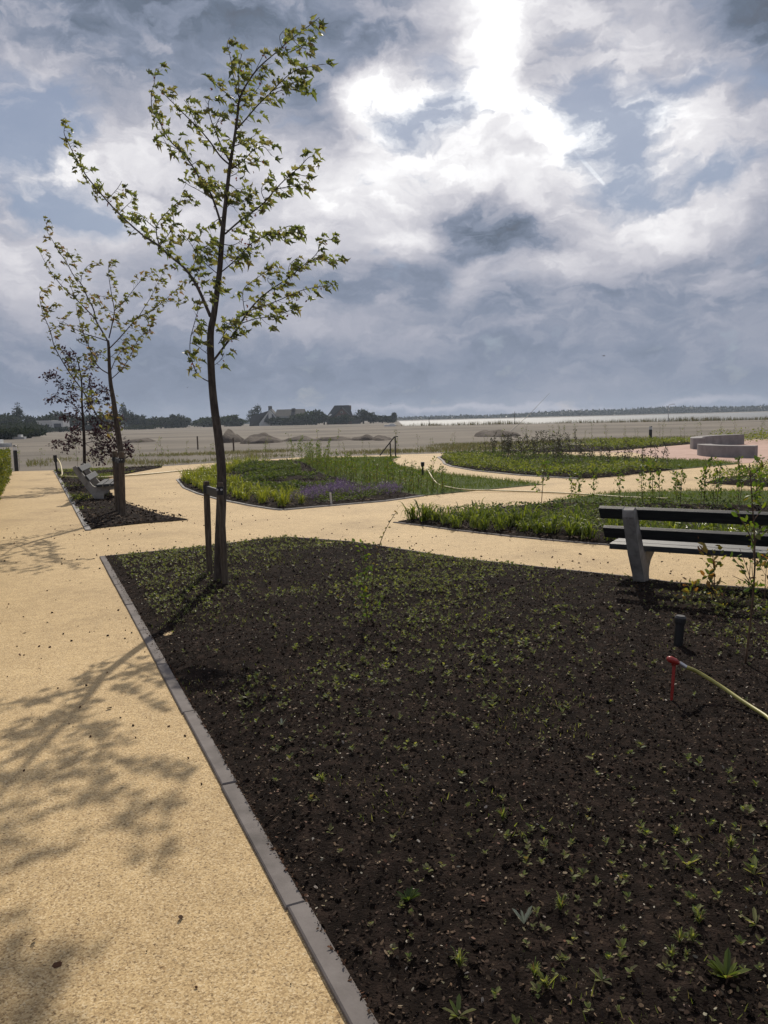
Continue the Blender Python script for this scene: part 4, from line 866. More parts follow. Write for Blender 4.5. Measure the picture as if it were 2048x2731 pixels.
# near bed: seedlings, chips, litter
def seedling(k, mat, tall=False):
    mb = MB(); n = random.randint(5, 10); pos = []; d = []
    for i in range(n):
        a = 6.28*i/n+random.gauss(0, .3); u = random.random(); pos.append((0, 0, .006+.03*u)); d.append((math.cos(a), math.sin(a), .3+.9*u))
    d = np.array(d); nr = np.tile([0, 0, 1.0], (n, 1))-d*.2; scatter(mb, OVAL[0], OVAL[1], np.array(pos), frames(d, nr), rng.uniform(.022, .05, n))
    if tall:
        for i in range(26): a = random.uniform(0, 6.28); blade(mb, np.zeros(3), a, random.uniform(.03, .08), .0035, random.uniform(.04, .10), .01, 3)
    return mb.build('seedling', mat)
sd_all = sample_poly(BED_A, 7500, lambda x, y: np.clip(.30+.70*smoothstep(3.5, 8, y), 0, 1)*np.clip(.50+(fbm(x, y, 2.6, 41, 4)+.05)*1.0, .10, 1)*(dist_line(x, y, [BED_A[-1], BED_A[0]]) > .12)*(x < 4.6)*(y > 1.6)*(x < .58*y+.6))
sd_all = sd_all[np.argsort(np.hypot(sd_all[:, 0], sd_all[:, 1]))]
near = sd_all[:296]; farm = sd_all[296:]
pr = [(seedling(i, M_seed), []) for i in range(9)]+[(seedling(9, M_seed, True), [])]
copies(pr, [(p[0], p[1], float(soil_z(p[:1], p[1:2])[0])) for p in near], 'small green seedling in the dark mulch of the near bed', 'seedling', 'seedlings scattered over the near bed', .22, .70)
mb = MB()
for i, (r, ch) in enumerate(pr[:9]):
    me = r.data; tv = np.array([v.co[:] for v in me.vertices]); tf = [tuple(p.vertices) for p in me.polygons]; S_ = farm[i::9]; k = len(S_)
    th = rng.uniform(0, 6.28, k); Rm = np.zeros((k, 3, 3)); Rm[:, 0, 0] = np.cos(th); Rm[:, 0, 1] = -np.sin(th); Rm[:, 1, 0] = np.sin(th); Rm[:, 1, 1] = np.cos(th); Rm[:, 2, 2] = 1
    scatter(mb, tv, tf, np.stack([S_[:, 0], S_[:, 1], soil_z(S_[:, 0], S_[:, 1])], 1), Rm, .18+.62*rng.random(k)**1.8)
tag(mb.build('seedling_carpet', M_seed), 'carpet of tiny green seedlings over the farther part of the near bed', 'seedlings', kind='stuff')
drop(pr)
grass('grass_tufts', BED_A, 2600, M_seed, 'short scattered grass sprouts between the seedlings of the near bed', .028, lambda x, y: np.clip((fbm(x, y, 3.5, 61, 4)-.25)*2.2, 0, 1)*(x < .6*y+.6)*(y > 1.6), zf=soil_z)
def big_weed(label, px, py, mat, n, L_, up):
    p = G(px, py, .04); r = empty('weed', (p[0], p[1], float(soil_z(p[:1], p[1:2])[0]))); tag(r, label, 'weed'); mb = MB()
    d = np.array([(math.cos(a), math.sin(a), up*random.uniform(.5, 1.4)) for a in [random.uniform(0, 6.28) for _ in range(n)]]); nr = np.tile([0, 0, 1.0], (n, 1))-d*.3
    T = ([(0, 0, 0), (.4, .11, .06), (.8, .10, .05), (1, 0, -.02), (.8, -.10, .05), (.4, -.11, .06), (.5, 0, 0)], OVAL[1])
    scatter(mb, T[0], T[1], np.zeros((n, 3)), frames(d, nr), L_*rng.uniform(.6, 1.1, n)); mb.build('leaves', mat, r)
def Z6r(x, y): return (1024+x/1.62, 2000+y/1.62)
for lb, x, y, mt_, n, l_, u in (('feathery green weed near the lower right corner', 1478, 1000, M_seed, 26, .075, .9), ('pale grey-green three-leaved sprout in the lower middle of the near bed', 605, 755, M_grey, 5, .06, 1.4), ('slim green sprout with upright leaves below the pale sprout', 705, 1045, M_seed, 6, .06, 1.3),
    ('compact green rosette right of the slim sprout', 945, 1030, M_seed, 8, .045, .6), ('broad-leaved green weed at the right edge', 1600, 560, M_seed, 7, .07, .6), ('two-leaved green weed below the one at the right edge', 1605, 775, M_seed, 6, .055, .5), ('spiky grass-like weed in the right middle of the bed', 1310, 510, M_seed, 10, .06, .9),
    ('fine green weed tuft left of the middle', 105, 630, M_cover, 24, .055, .8), ('green leafy weed at the very bottom edge', 320, 1150, M_seed, 9, .06, .6), ('pale upright sprout in the upper left of the dark soil', 1390-1024*1.62+24, 0, M_grey, 5, .05, 1.2)):
    px, py = Z6r(x, y)
    if 'upper left' in lb: px, py = 751, 1935
    big_weed(lb, px, py, mt_, n, l_, u)
def chips(name, n, mat, smin, smax, label, dens, tmpl=CHIP, zb=.045, cat='mulch', flat=.75, poly=None, zr=.012):
    P = sample_poly(poly or BED_A, n, dens); k = len(P); mb = MB()
    sz = rng.uniform(smin, smax, k)**1.0
    scatter(mb, tmpl[0], tmpl[1], np.stack([P[:, 0], P[:, 1], (soil_z(P[:, 0], P[:, 1]) if poly is None else zb)+rng.random(k)*zr-(.004 if poly is None else 0)], 1), rand_frames(k, flat), sz)
    return tag(mb.build(name, mat), label, cat, kind='stuff')
inview = lambda x, y: (x < .56*y+.5).astype(float)*(y > 1.5)*np.clip(3.2/np.maximum(y, 1.5), .25, 1)
chips('mulch', 80000, M_chipd, .004, .021, 'dark bark mulch covering the near bed', inview, flat=.35)
chips('mulch_fragments', 9000, M_chipl, .003, .019, 'pale straw, shell and leaf fragments in the dark mulch', inview, zb=.052, flat=.6)
mb = MB(); P = sample_poly(BED_A, 5000, inview); k = len(P); scatter(mb, LUMP[0], LUMP[1], np.stack([P[:, 0], P[:, 1], soil_z(P[:, 0], P[:, 1])], 1), rand_frames(k), .004+.022*rng.random(k)**3); tag(mb.build('soil_clods', M_soil), 'small dark clods of soil in the near bed', 'soil clods', kind='stuff')
for po, n in ((BED_B, 6000), (BED_C, 7000), (BED_F, 4000), (BED_D, 3000)):
    chips('mulch', n, M_chipd, .03, .07, 'dark bark mulch in the bed round the %s' % {6000: 'distant bench', 7000: 'centre planting', 4000: 'front daylilies', 3000: 'crescent bed shrubs'}[n], None, poly=po, zb=.055)
# soil spilled over the edging
n_ = 1500; t_ = rng.random(n_)*9.5; off_ = KW-np.abs(rng.normal(0, .022, n_))*np.clip(.5+1.2*fbm(t_, t_*0, 3.0, 15, 4), .1, 2)
P = k0[None, :]+KD[None, :]*t_[:, None]+NK[None, :]*off_[:, None]; mb = MB(); scatter(mb, CHIP[0], CHIP[1], np.stack([P[:, 0], P[:, 1], np.full(n_, .032)], 1), rand_frames(n_, .5), .003+.014*rng.random(n_)**2)
tag(mb.build('spilled_soil', M_crumb), 'crumbs of soil spilled over the grey edging of the near bed', 'crumbs', kind='stuff')
# crumbs on the path
def near_bed(x, y):
    d = np.minimum(dist_line(x, y, [BED_A[-1], BED_A[0]]), dist_line(x, y, BED_A[:9])); d = np.minimum(d, dist_line(x, y, BED_B))
    return np.clip(np.exp(-d*1.5)*1.2+.04, 0, 1)*(~in_poly(x, y, BED_A))*(~in_poly(x, y, BED_B))*(~in_poly(x, y, BED_C))*(~in_poly(x, y, BED_F))*np.clip(fbm(x, y, 1.0, 77, 3)+.7, 0, 1)*(d > .0)
PV = [(-7, 14.5), (-2.2, 3), (-1.2, 1.4), (.6, 1.4), (4.5, 7), (4, 14), (0, 15.5), (-5, 20)]
mb = MB(); P = sample_poly(PV, 900, near_bed); k = len(P); scatter(mb, LUMP[0], LUMP[1], np.stack([P[:, 0], P[:, 1], np.full(k, .012)], 1), rand_frames(k, .5), (.003+.018*rng.random(k)**3)*np.clip(P[:, 1]/7, .35, 1)); tag(mb.build('soil_crumbs', M_crumb), 'dark crumbs of soil and bark spilled on the sandy path', 'crumbs', kind='stuff')
mb = MB(); P = sample_poly(PV, 260, lambda x, y: (~in_poly(x, y, BED_A))*(~in_poly(x, y, BED_B))*1.0*(y < 13)); k = len(P); scatter(mb, CHIP[0], CHIP[1], np.stack([P[:, 0], P[:, 1], np.full(k, .014)], 1), rand_frames(k, .6), .006+.030*rng.random(k)**2); tag(mb.build('leaf_litter', M_crumb), 'dry leaf and twig fragments on the sandy path', 'litter', kind='stuff')

# hedge on the left
def hedge():
    a = np.array([-13.6, 28.8]); b = np.array([-3.52, 6.0]); d = (b-a)/np.linalg.norm(b-a); nrm = np.array([d[1], -d[0]]); L_ = np.linalg.norm(b-a); n = 40000
    t = rng.random(n)*L_; w_ = .85; side = rng.random(n); u = rng.uniform(0, w_, n); z = rng.uniform(.03, 1.0, n)
    top = .86+.10*fbm(t, u*2, 2.2, 5, 4); s1 = side < .45; s2 = (side >= .45) & (side < .9)
    u[s1] = .0+np.abs(rng.normal(0, .05, s1.sum()))-.06*fbm(t[s1], z[s1]*1.5, 4.0, 6, 3); z[s2] = top[s2]-np.abs(rng.normal(0, .06, s2.sum())); z = np.minimum(z, top)
    c = a[None, :]+d[None, :]*t[:, None]+nrm[None, :]*u[:, None]
    if nrm[0] > 0: c = a[None, :]+d[None, :]*t[:, None]-nrm[None, :]*u[:, None]
    root = empty('hedge', (a[0], a[1], 0)); tag(root, 'low leafy yellow-green hedge at the left edge of the straight path', 'hedge')
    dd = rng.normal(size=(n, 3)); dd[:, 2] += .5; mb = MB(); P_ = np.stack([c[:, 0]-a[0], c[:, 1]-a[1], z], 1)
    scatter(mb, DIAM[0], DIAM[1], P_, frames(dd, rng.normal(size=(n, 3))), rng.uniform(.04, .09, n)); mb.build('foliage', M_hedge, root)
    tm = MB(); s_ = 1 if nrm[0] < 0 else -1
    for i in range(60):
        p = a+d*(L_*(i+.5)/60)+nrm*s_*.4; tm.tube([(p[0]-a[0], p[1]-a[1], 0), (p[0]-a[0]+random.gauss(0, .05), p[1]-a[1], .7)], .012, 5)
    tm.build('stems', M_bark, root)
hedge()

# ------------------------------------------------------------------ background: mounds, reeds, trees, houses
def mound(label, px, py, wpx, h, seed, depth=6):
    p = Z1(px, py); wd = wpx/1.62/F_PX*p[1]; n = 26; mb = MB(); V = []; r2 = np.random.default_rng(seed)
    xs = np.linspace(-1, 1, n); X, Y = np.meshgrid(xs, xs); env = np.clip(1-(X**2+Y**2)**1.1, 0, 1)
    Z = (env**.5)*h*.33*(1+.42*fbm(X*wd, Y*wd, .9, seed, 4)+.35*fbm(X*1.0, Y*.3, 4, seed+1, 3))-.12*(env <= 0)
    V = np.stack([p[0]+X.ravel()*wd/2, p[1]+Y.ravel()*depth/2, Z.ravel()-.02], 1)
    mb.add(V, [(j*n+i, j*n+i+1, (j+1)*n+i+1, (j+1)*n+i) for j in range(n-1) for i in range(n-1)]); tag(mb.build('sand_mound', M_mound, smooth=True), label, 'mound')
M_mound = ramp_mat('mound_earth', [(.06, .05, .043), (.095, .08, .068), (.14, .12, .10)], .8, 10, .95, .8, 4, .1, bdist=.15)
mound('steep heap of dark earth just right of the near maple trunk', 1005, 290, 95, 1.9, 3)
mound('broad heap of dark earth right of the steep one', 1130, 293, 180, 1.7, 5)
mound('long low bank of earth between the broad heap and the handrail', 1290, 283, 150, 1.1, 8)
mound('very long low earth bank in front of the brick house', 1440, 281, 220, .9, 9)
mound('low earth hump at the right end of the row of banks', 1580, 280, 130, 1.1, 10)
def Z2m(label, px, py, wpx, h, seed):
    mound(label, (px+1659), py, wpx, h, seed)
Z2m('flat dark earth hump on the sand in front of the lake', 490, 264, 200, 1.3, 12); Z2m('low earth hump left of the handrail', -10, 280, 90, 1.2, 14)
mound('shallow sandy rise behind the mid-distance maple', 590, 290, 150, .9, 16)

def reeds():
    mb = MB(); n = 9000; x = np.concatenate([rng.uniform(10, 150, n), rng.uniform(3, 12, 300)]); y = shore_y(x)-np.abs(rng.normal(0, 3.0, len(x)))+1
    k = len(x); d = rng.normal(size=(k, 3))*.22; d[:, 2] = 1; hh = rng.uniform(.5, 1.25, k)*np.clip(.75+.6*fbm(x, y, .15, 3, 3), .3, 1.6)
    T = ([(0, -.05, 0), (0, .05, 0), (1, 0, 0)], [(0, 1, 2)]); scatter(mb, T[0], T[1], np.stack([x, y, np.full(k, -.1)], 1), frames(d, rng.normal(size=(k, 3))), hh)
    tag(mb.build('reeds', M_reed), 'brown-green reeds along the near shore of the lake', 'reeds', kind='stuff')
M_reed = leaf_mat('reed', [(.035, .038, .018), (.07, .065, .03), (.10, .085, .045)], .25)
reeds()
def crown_pts(n, rx, ry, rz, seed, lumps=9, cone=0):
    r2 = np.random.default_rng(seed); c = r2.normal(size=(lumps, 3)); c /= np.linalg.norm(c, axis=1, keepdims=True); c *= r2.uniform(.25, .72, (lumps, 1)); rad = r2.uniform(.28, .55, lumps)
    i = r2.integers(0, lumps, n); v = r2.normal(size=(n, 3)); v /= np.linalg.norm(v, axis=1, keepdims=True); p = c[i]+v*rad[i][:, None]*r2.uniform(.5, 1, (n, 1))
    if cone: s = np.clip(1-(p[:, 2]*.5+.5)*cone, .12, 1); p[:, 0] *= s; p[:, 1] *= s
    return p*np.array([rx, ry, rz])
def far_tree(label, cat, name, fx, Yd, w, h, seed, mat=None, cone=0, n=1400, zb=-.3, group=None, trunkless=False, leaf=None):
    h *= .77 if cat == 'tree' else 1.0
    p = W(fx*KF, 1120, Yd); root = empty(name, (p[0], p[1], 0)); tag(root, label, cat, group)
    c = crown_pts(n, w/2*1.15, w/2*.9, h/2*1.05, seed, 11 if not cone else 16, cone); c[:, 2] += h*.54; c = c[c[:, 2] > 0]
    k = len(c); mb = MB(); scatter(mb, OVAL[0], OVAL[1], c, rand_frames(k), rng.uniform(.5, 1.3, k)*(leaf or max(.35, w*.10))); mb.build('crown', mat or M_far, root)
    tm = MB(); tm.tube([(0, 0, zb), (.1, 0, h*.4), (0, 0, h*.75)], [w*.035+.06, w*.025+.04, .04], 7)
    for q in range(5): a = random.uniform(0, 6.28); tm.tube([(0, 0, h*(.2+.1*q)), (math.cos(a)*w*.3, math.sin(a)*w*.3, h*(.35+.1*q))], [w*.012+.03, .02], 5)
    tm.build('trunk', M_barkd, root)
GT = 'trees on the far side of the sand'
for fx, Yd, w, h, cone, lb in (
    (38, 300, 6.0, 14.0, .35, 'tall dark poplar at the far left, highest in the tree line'), (268, 330, 5.5, 14.0, .45, 'tall pointed dark tree behind the mid-distance maple trunk'),
    (282, 335, 8, 11.5, 0, 'broad dark tree beside the pointed one behind the maple trunk'), (550, 350, 7, 12.5, 0, 'tall loose tree just left of the white gabled house'), (130, 310, 13, 9.5, 0, 'rounded dark tree above the white flat-roofed house'),
    (8, 290, 14, 9.0, 0, 'dark broad tree at the left frame edge'), (22, 285, 11, 8.5, 0, 'dark tree filling the gap left of the poplar'), (58, 292, 10, 7.5, 0, 'dark low tree just right of the poplar'), (88, 305, 13, 7.5, 0, 'dark tree above the left end of the white house'),
    (168, 312, 13, 7.6, 0, 'dark tree right of the white flat-roofed house'), (190, 316, 12, 8.4, 0, 'dark tree behind the copper beech crown'), (212, 318, 13, 7.8, 0, 'dark tree between the beech and the maple trunk'), (236, 320, 12, 7.5, 0, 'dark tree touching the left of the maple trunk'),
    (300, 338, 11, 7.0, 0, 'dark tree right of the broad one'), (325, 342, 12, 5.8, 0, 'low dark tree with a flat top in the left tree line'), (347, 345, 11, 6.4, 0, 'dark tree with a small peak in the left tree line'), (368, 345, 12, 5.8, 0, 'low dark tree in the middle of the left tree line'),
    (384, 345, 9, 7.2, 0, 'small upright dark tree near the right end of the left tree line'), (400, 347, 8, 5.0, 0, 'low dark tree ending the left tree line'), (440, 352, 12, 5.4, 0, 'low green bush left of the near maple trunk'),
    (462, 352, 12, 5.8, 0, 'green bush behind the near maple trunk'), (495, 352, 14, 6.4, 0, 'green bush between the trunk and the gabled house'), (512, 355, 9, 4.5, 0, 'low green bush just left of the gabled house'),
    (668, 345, 13, 6.5, 0, 'dark green tree between the flat long house and the brick house'), (682, 346, 11, 7.2, 0, 'dark tree left of the brick house'), (652, 345, 9, 6.2, 0, 'dark tree at the right end of the long house'),
    (785, 350, 10, 7.4, 0, 'dark tree right of the brick house'), (800, 352, 9, 5.2, 0, 'low dark tree farther right of the brick house'), (772, 349, 7, 5.0, 0, 'low dark tree at the corner of the brick house'), (826, 362, 8, 4.6, 0, 'small tree before the lake left of the last one'), (851, 366, 6, 6.2, .7, 'small pointed tree at the left end of the lake'), (838, 366, 8, 4.0, 0, 'low bush beside the small pointed tree')):
    far_tree(lb, 'tree', 'poplar_tree' if 'poplar' in lb else 'far_tree', fx, Yd, w, h, int(fx*7+3), mat=M_farl if ('green' in lb) else M_far, cone=cone, group=GT, n=1300)
for fx, Yd, w, h, lb in ((585, 343, 7, 3.2, 'low bush in front of the white gabled house'), (605, 341, 8, 3.6, 'low bush left of centre before the long house'), (632, 341, 10, 4.4, 'low bush before the right half of the long house'), (700, 338, 9, 4.4, 'low bush at the left corner of the brick house'), (722, 338, 8, 3.4, 'low bush before the brick gable'), (748, 338, 9, 4.0, 'low bush before the right wing of the brick house'),
    (128, 270, 12, 1.5, 'low dark bush before the white flat-roofed house'), (60, 240, 20, 3.0, 'dark bushes on the bank at the far left'), (20, 210, 22, 3.4, 'dark bushes nearest the left frame edge'), (84, 262, 10, 1.8, 'dark low bush right of the bank'), (300, 300, 16, 1.6, 'low dark bush at the foot of the left tree line'), (3, 118, 6, 1.5, 'nearest dark bush at the left frame edge beside the half hidden boat'), (18, 122, 6, 1.4, 'low dark bush left of the small white boat'), (33, 128, 6, 1.35, 'low dark bush behind the small white boat'), (50, 132, 6.5, 1.3, 'low dark bush right of the small white boat'), (66, 150, 6, 1.3, 'last low dark bush of the bank in front of the white flat-roofed house')):
    far_tree(lb, 'bush', 'bush', fx, Yd, w, h, int(fx*3+1), group='bushes along the far edge of the sand', n=1100, leaf=.6)
def far_wood():
    mb = MB(); n = 26000; az = rng.uniform(-.35, .62, n); base = 945; hh = 4.0+2.2*fbm(az*900, az*0, .03, 5, 4)+3.5*smoothstep(.02, .5, az)
    z = rng.random(n)**.7*np.maximum(hh, 3); x = az*base; y = base+rng.uniform(0, 25, n); scatter(mb, OVAL[0], OVAL[1], np.stack([x, y, z-1], 1), rand_frames(n), rng.uniform(1.5, 4, n))
    tag(mb.build('far_woodland', M_farw), 'continuous wooded far shore beyond the lake', 'woodland', kind='stuff')
M_farw = leaf_mat('far_wood_leaf', [(.018, .030, .024), (.028, .040, .030)], .1)
far_wood()
M_brick = ramp_mat('house_brick', [(.09, .055, .043), (.13, .08, .062)], 2, 6, .9); M_roof = ramp_mat('roof_tiles', [(.020, .021, .024), (.034, .035, .038)], 1.5, 6, .8)
M_plaster = ramp_mat('white_plaster', [(.42, .42, .41), (.52, .52, .50)], .5, 5, .8); M_glass = plain('window_glass', (.02, .024, .03), .15, .6); M_dwall = ramp_mat('dark_wall', [(.045, .042, .04), (.07, .065, .06)], 1, 5, .85)
def wbox(root, name, c, d, mat, parent=None): mb = MB(); mb.box(c, d); return mb.build(name, mat, parent or root)
def gable(name, root, mat, x0, x1, y0, y1, ze, zr, t=.25, along_y=True, inset=.6):
    """two roof slopes; ridge along y (gable faces the camera) or along x"""
    mb = MB()
    if along_y:
        xm = (x0+x1)/2; V = [(x0-.4, y0-.4, ze-.3), (xm, y0-.4, zr), (x1+.4, y0-.4, ze-.3), (x0-.4, y1+.4, ze-.3), (xm, y1+.4, zr), (x1+.4, y1+.4, ze-.3)]
        V += [(a, b, c_+t) for a, b, c_ in V]; f = [(6, 7, 10, 9), (7, 8, 11, 10), (0, 3, 4, 1), (1, 4, 5, 2), (0, 1, 7, 6), (1, 2, 8, 7), (3, 9, 10, 4), (4, 10, 11, 5), (0, 6, 9, 3), (2, 5, 11, 8)]
    else:
        ym = (y0+y1)/2; V = [(x0-.3, y0-.4, ze-.3), (x0+inset, ym, zr), (x0-.3, y1+.4, ze-.3), (x1+.3, y0-.4, ze-.3), (x1-inset*.4, ym, zr), (x1+.3, y1+.4, ze-.3)]
        V += [(a, b, c_+t) for a, b, c_ in V]; f = [(6, 9, 10, 7), (7, 10, 11, 8), (0, 1, 4, 3), (1, 2, 5, 4), (0, 3, 9, 6), (2, 8, 11, 5), (0, 6, 7, 1), (1, 7, 8, 2), (3, 4, 10, 9), (4, 5, 11, 10)]
    mb.add(V, f); return mb.build(name, mat, root)
def pent(name, root, mat, x0, x1, y0, y1, z0, ze, zr):
    mb = MB(); xm = (x0+x1)/2; V = [(x0, y0, z0), (x1, y0, z0), (x1, y0, ze), (xm, y0, zr), (x0, y0, ze)]; V += [(a, y1, c_) for a, b, c_ in V]
    mb.add(V, [(0, 1, 2, 3, 4), (9, 8, 7, 6, 5), (0, 5, 6, 1), (1, 6, 7, 2), (4, 9, 5, 0)]); return mb.build(name, mat, root)
def window(root, x, y, z, w, h, fm=M_plaster):
    f = MB(); f.box((x, y-.05, z), (w+.2, .1, h+.2)); fo = f.build('window', fm, root); g_ = MB(); g_.box((x, y-.115, z), (w, .03, h)); g_.build('pane', M_glass, fo)
PXM = 345/F_PX*KF           # metres per overview pixel at the houses
def hx(fx): return W(fx*KF, 1120, 345)[0]
# white gabled house
x0 = hx(562); root = empty('gabled_house', (x0, 345, 0)); root.scale = (1, 1, .86); tag(root, 'white A-shaped gable house with dark triangular windows and a dark left roof', 'house')
pent('wall', root, M_plaster, -.5, 9.3, 0, 9, -.2, 1.2, 8.2); gable('roof', root, M_roof, -.7, 9.5, .3, 9.5, 1.1, 8.25)
mb = MB(); mb.box((4.0, 4, 8.7), (1.5, 1.3, 2.6)); mb.build('chimney', M_dwall, root)
for s in (-1, 1):
    xa = 4.4+s*.75; mb = MB(); V = [(xa, -.06, 1.9), (xa+s*2.0, -.06, 1.9), (xa+s*1.9, -.06, 3.1), (xa, -.06, 6.2)]; V += [(a, -.03, c_) for a, b, c_ in V]; mb.add(V, [(0, 1, 2, 3), (7, 6, 5, 4), (0, 4, 5, 1), (1, 5, 6, 2), (2, 6, 7, 3), (3, 7, 4, 0)]); mb.build('window', M_glass, root)
mb = MB(); V = [(-5.2, 1.5, -.2), (-.6, 1.5, -.2), (3.6, 1.5, 7.6), (-4.6, 3.5, 5.0), (-5.2, 9, -.2), (-.6, 9, -.2), (3.6, 9, 7.6), (-4.6, 8, 5.0)]; mb.add(V, [(0, 1, 2, 3), (4, 7, 6, 5), (0, 3, 7, 4), (3, 2, 6, 7), (1, 5, 6, 2)]); mb.build('side_roof', M_roof, root)
x0 = hx(594); root = empty('long_house', (x0, 346, 0)); root.scale = (1, 1, .86); tag(root, 'wide house with a long dark roof, balcony rail and chimney', 'house')
wbox(root, 'wall', (6.4, 4, 2.2), (12.0, 8, 4.8), M_dwall); gable('roof', root, M_roof, -.2, 12.9, -.5, 8.5, 4.6, 7.9, along_y=False)
wbox(root, 'chimney', (7.8, 3, 7.6), (1.6, 1.2, 1.9), M_dwall); wbox(root, 'balcony', (5.6, -1.0, 4.2), (8.4, 1.8, .35), M_plaster); wbox(root, 'terrace_rail', (5.0, -1.9, 1.4), (7.0, .12, .4), M_plaster)
for xx in (1.5, 4.2, 7.0, 9.8): window(root, xx, 0, 2.4, 1.8, 1.8, M_dwall)
x0 = hx(704); root = empty('brick_house', (x0, 342, 0)); root.scale = (1, 1, .86); tag(root, 'big dark brick house with a steep cross gable and two chimneys', 'house')
wbox(root, 'wall', (6.2, 5.5, 1.7), (11.6, 9.5, 3.8), M_brick); gable('main_roof', root, M_roof, .2, 11.6, .9, 10, 3.0, 9.2, along_y=False, inset=3.6)
pent('gable_wall', root, M_brick, 3.0, 11.4, -.6, 5, -.2, 2.8, 7.8); gable('gable_roof', root, M_roof, 2.6, 11.8, -.5, 6, 2.7, 8.1)
wbox(root, 'chimney', (10.6, 6, 8.2), (.9, .9, 2.2), M_brick); wbox(root, 'chimney', (6.0, 6, 9.0), (.9, .9, .9), M_brick); wbox(root, 'side_wing', (13.2, 3, .9), (3.6, 6, 2.4), M_dwall)
for xx, zz in ((5.8, 3.4), (8.3, 3.4), (7.1, 5.9)): window(root, xx, -.6, zz, 1.1 if zz < 5 else .7, 1.4 if zz < 5 else .7)
mb = MB(); V = [(1.2, 1.15, 3.9), (2.0, 1.15, 3.9), (2.7, 2.2, 5.0), (1.9, 2.2, 5.0)]; V = [(a, b-.3, c_+.15) for a, b, c_ in V]+[(a, b, c_) for a, b, c_ in V]; mb.add(V, [(0, 1, 2, 3), (7, 6, 5, 4), (0, 4, 5, 1), (1, 5, 6, 2), (2, 6, 7, 3), (3, 7, 4, 0)]); mb.build('skylight', M_white, root)
x0 = W(79*KF, 1120, 285)[0]; root = empty('flat_roofed_house', (x0, 285, 0)); tag(root, 'low white flat-roofed house with dark windows at the far left', 'house')
wbox(root, 'wall', (2.6, 3, 2.0), (5.0, 6, 3.6), M_plaster); wbox(root, 'wall', (7.3, 2.9, 2.2), (4.2, 6, 3.4), M_plaster); wbox(root, 'parapet', (2.6, 3, 3.95), (5.4, 6.4, .35), M_plaster); wbox(root, 'side_block', (-1.2, 3, .9), (2.4, 5, 1.6), M_dwall)
for xx in (1.6, 3.6): window(root, xx, 0, 2.0, 1.5, 1.2, M_dwall)
window(root, 7.4, -.1, 2.2, 2.4, 1.3, M_dwall)
def boat(label, fx, fy, L_, flip=1):
    p = GF(fx, fy); root = empty('small_boat', (p[0], p[1], -.05), 0); root.scale = (1, .5, .45); tag(root, label, 'boat'); mb = MB(); n = 8; V = []
    for i in range(n+1):
        t = i/n; wd = .9*(1-max(0, t-.55)**2*4.5); x = (t-.5)*L_*flip
        V += [(x, -wd, .9), (x, -wd*.6, .15), (x, wd*.6, .15), (x, wd, .9)]
    mb.add(V, [(i*4+j, i*4+j+1, (i+1)*4+j+1, (i+1)*4+j) for i in range(n) for j in range(3)]+[(i*4, i*4+4, i*4+7, i*4+3) for i in range(n)]+[(0, 3, 2, 1)]); mb.build('hull', M_white, root)
    wbox(root, 'cabin', (-.12*L_*flip, 0, 1.25), (L_*.28, 1.3, .75), M_white)
boat('small white boat lying among the dark bushes at the far left', 41, 949, 1.9, -1); boat('white boat half hidden at the left frame edge', 4, 966, 1.8)
p = GF(842, 921); root = empty('moored_boat', (p[0], p[1]-8, 0)); tag(root, 'bright white low boat at the left end of the lake', 'boat'); wbox(root, 'hull', (0, 0, .2), (2.6, 1.2, .45), M_white); wbox(root, 'cabin', (.4, 0, .55), (1.1, .9, .3), M_white)
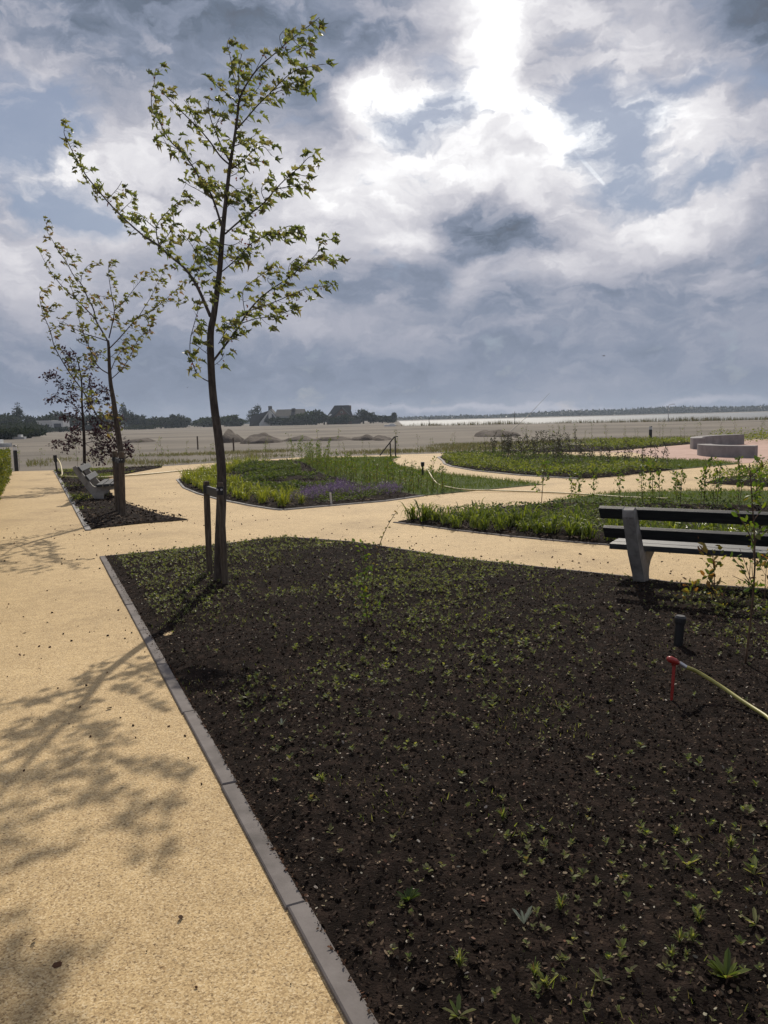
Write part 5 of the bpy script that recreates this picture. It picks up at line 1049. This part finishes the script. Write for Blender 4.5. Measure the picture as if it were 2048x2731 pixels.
# street lamp and poles at the lake
p = W(1782, 1121, 136); root = empty('street_lamp', (p[0], p[1], 0)); tag(root, 'slim grey street lamp among the reeds at the lake', 'street lamp')
mb = MB(); mb.tube([(0, 0, -.5), (0, 0, 2.75)], .06, 8); mb.build('pole', M_steel, root); mb = MB(); mb.tube([(0, 0, 2.75), (.25, 0, 2.95), (.8, 0, 3.0)], .04, 8); mb.build('arm', M_steel, root); wbox(root, 'lamp_head', (.85, 0, 3.0), (.5, .2, .1), M_steel)
for px, hh, lb in ((195, 1.6, 'thin pole standing at the left part of the lake shore'), (565, 2.6, 'taller thin pole behind the leaning rod')):
    p = W(1024+px/1.62, 1130, 170); mb = MB(); mb.tube([(p[0], p[1], -1), (p[0], p[1], hh)], .06, 6); tag(mb.build('shore_pole', M_stake), lb, 'pole')
# birds
def bird(label, fx, fy, Y, s, rz):
    p = W(fx*KF, fy*KF, Y); mb = MB(); mb.tube([(-.5*s, 0, 0), (-.2*s, 0, .02*s), (.15*s, 0, .03*s), (.42*s, 0, .05*s), (.55*s, 0, .03*s)], [.02*s, .10*s, .13*s, .08*s, .015*s], 8)
    root = empty('bird', p, rz); tag(root, label, 'bird'); mb.build('body', M_black, root, smooth=True)
    for sd_ in (-1, 1):
        w_ = MB(); V = [(.2*s, 0, .05*s), (-.15*s, 0, .05*s), (.18*s, sd_*.4*s, .22*s), (-.12*s, sd_*.4*s, .2*s), (-.1*s, sd_*.85*s, .08*s)]; V += [(a, b, c_+.015*s) for a, b, c_ in V]
        w_.add(V, [(0, 1, 3, 2), (2, 3, 4), (5, 7, 8, 6), (7, 9, 8), (0, 2, 7, 5), (1, 6, 8, 3), (2, 4, 9, 7), (3, 8, 9, 4), (0, 5, 6, 1)]); w_.build('wing', M_black, root)
bird('dark bird in flight in the empty sky above the lake', 1304, 769, 40, .16, .6); bird('tiny distant bird low in the sky left of the near maple trunk', 405, 837, 90, .2, 2.4)
bird('tiny distant bird above the brick house', 844*1.0-0, 872, 120, .2, .3)

def haze():
    mb = MB(); mb.box((100, 560, 8.0), (3000, 1150, 21.5)); mt = bpy.data.materials.new('haze_air'); mt.use_nodes = True; nt = mt.node_tree
    for n in list(nt.nodes): nt.nodes.remove(n)
    o = nt.nodes.new('ShaderNodeOutputMaterial'); v = nt.nodes.new('ShaderNodeVolumePrincipled'); v.inputs['Color'].default_value = (.72, .84, 1.0, 1); v.inputs['Density'].default_value = HAZE; v.inputs['Anisotropy'].default_value = .3
    nt.links.new(v.outputs[0], o.inputs['Volume']); tag(mb.build('haze', mt), 'thin bluish air over the garden, the sand and the lake', 'haze', kind='stuff')
HAZE = 0.00024
if HAZE: haze()
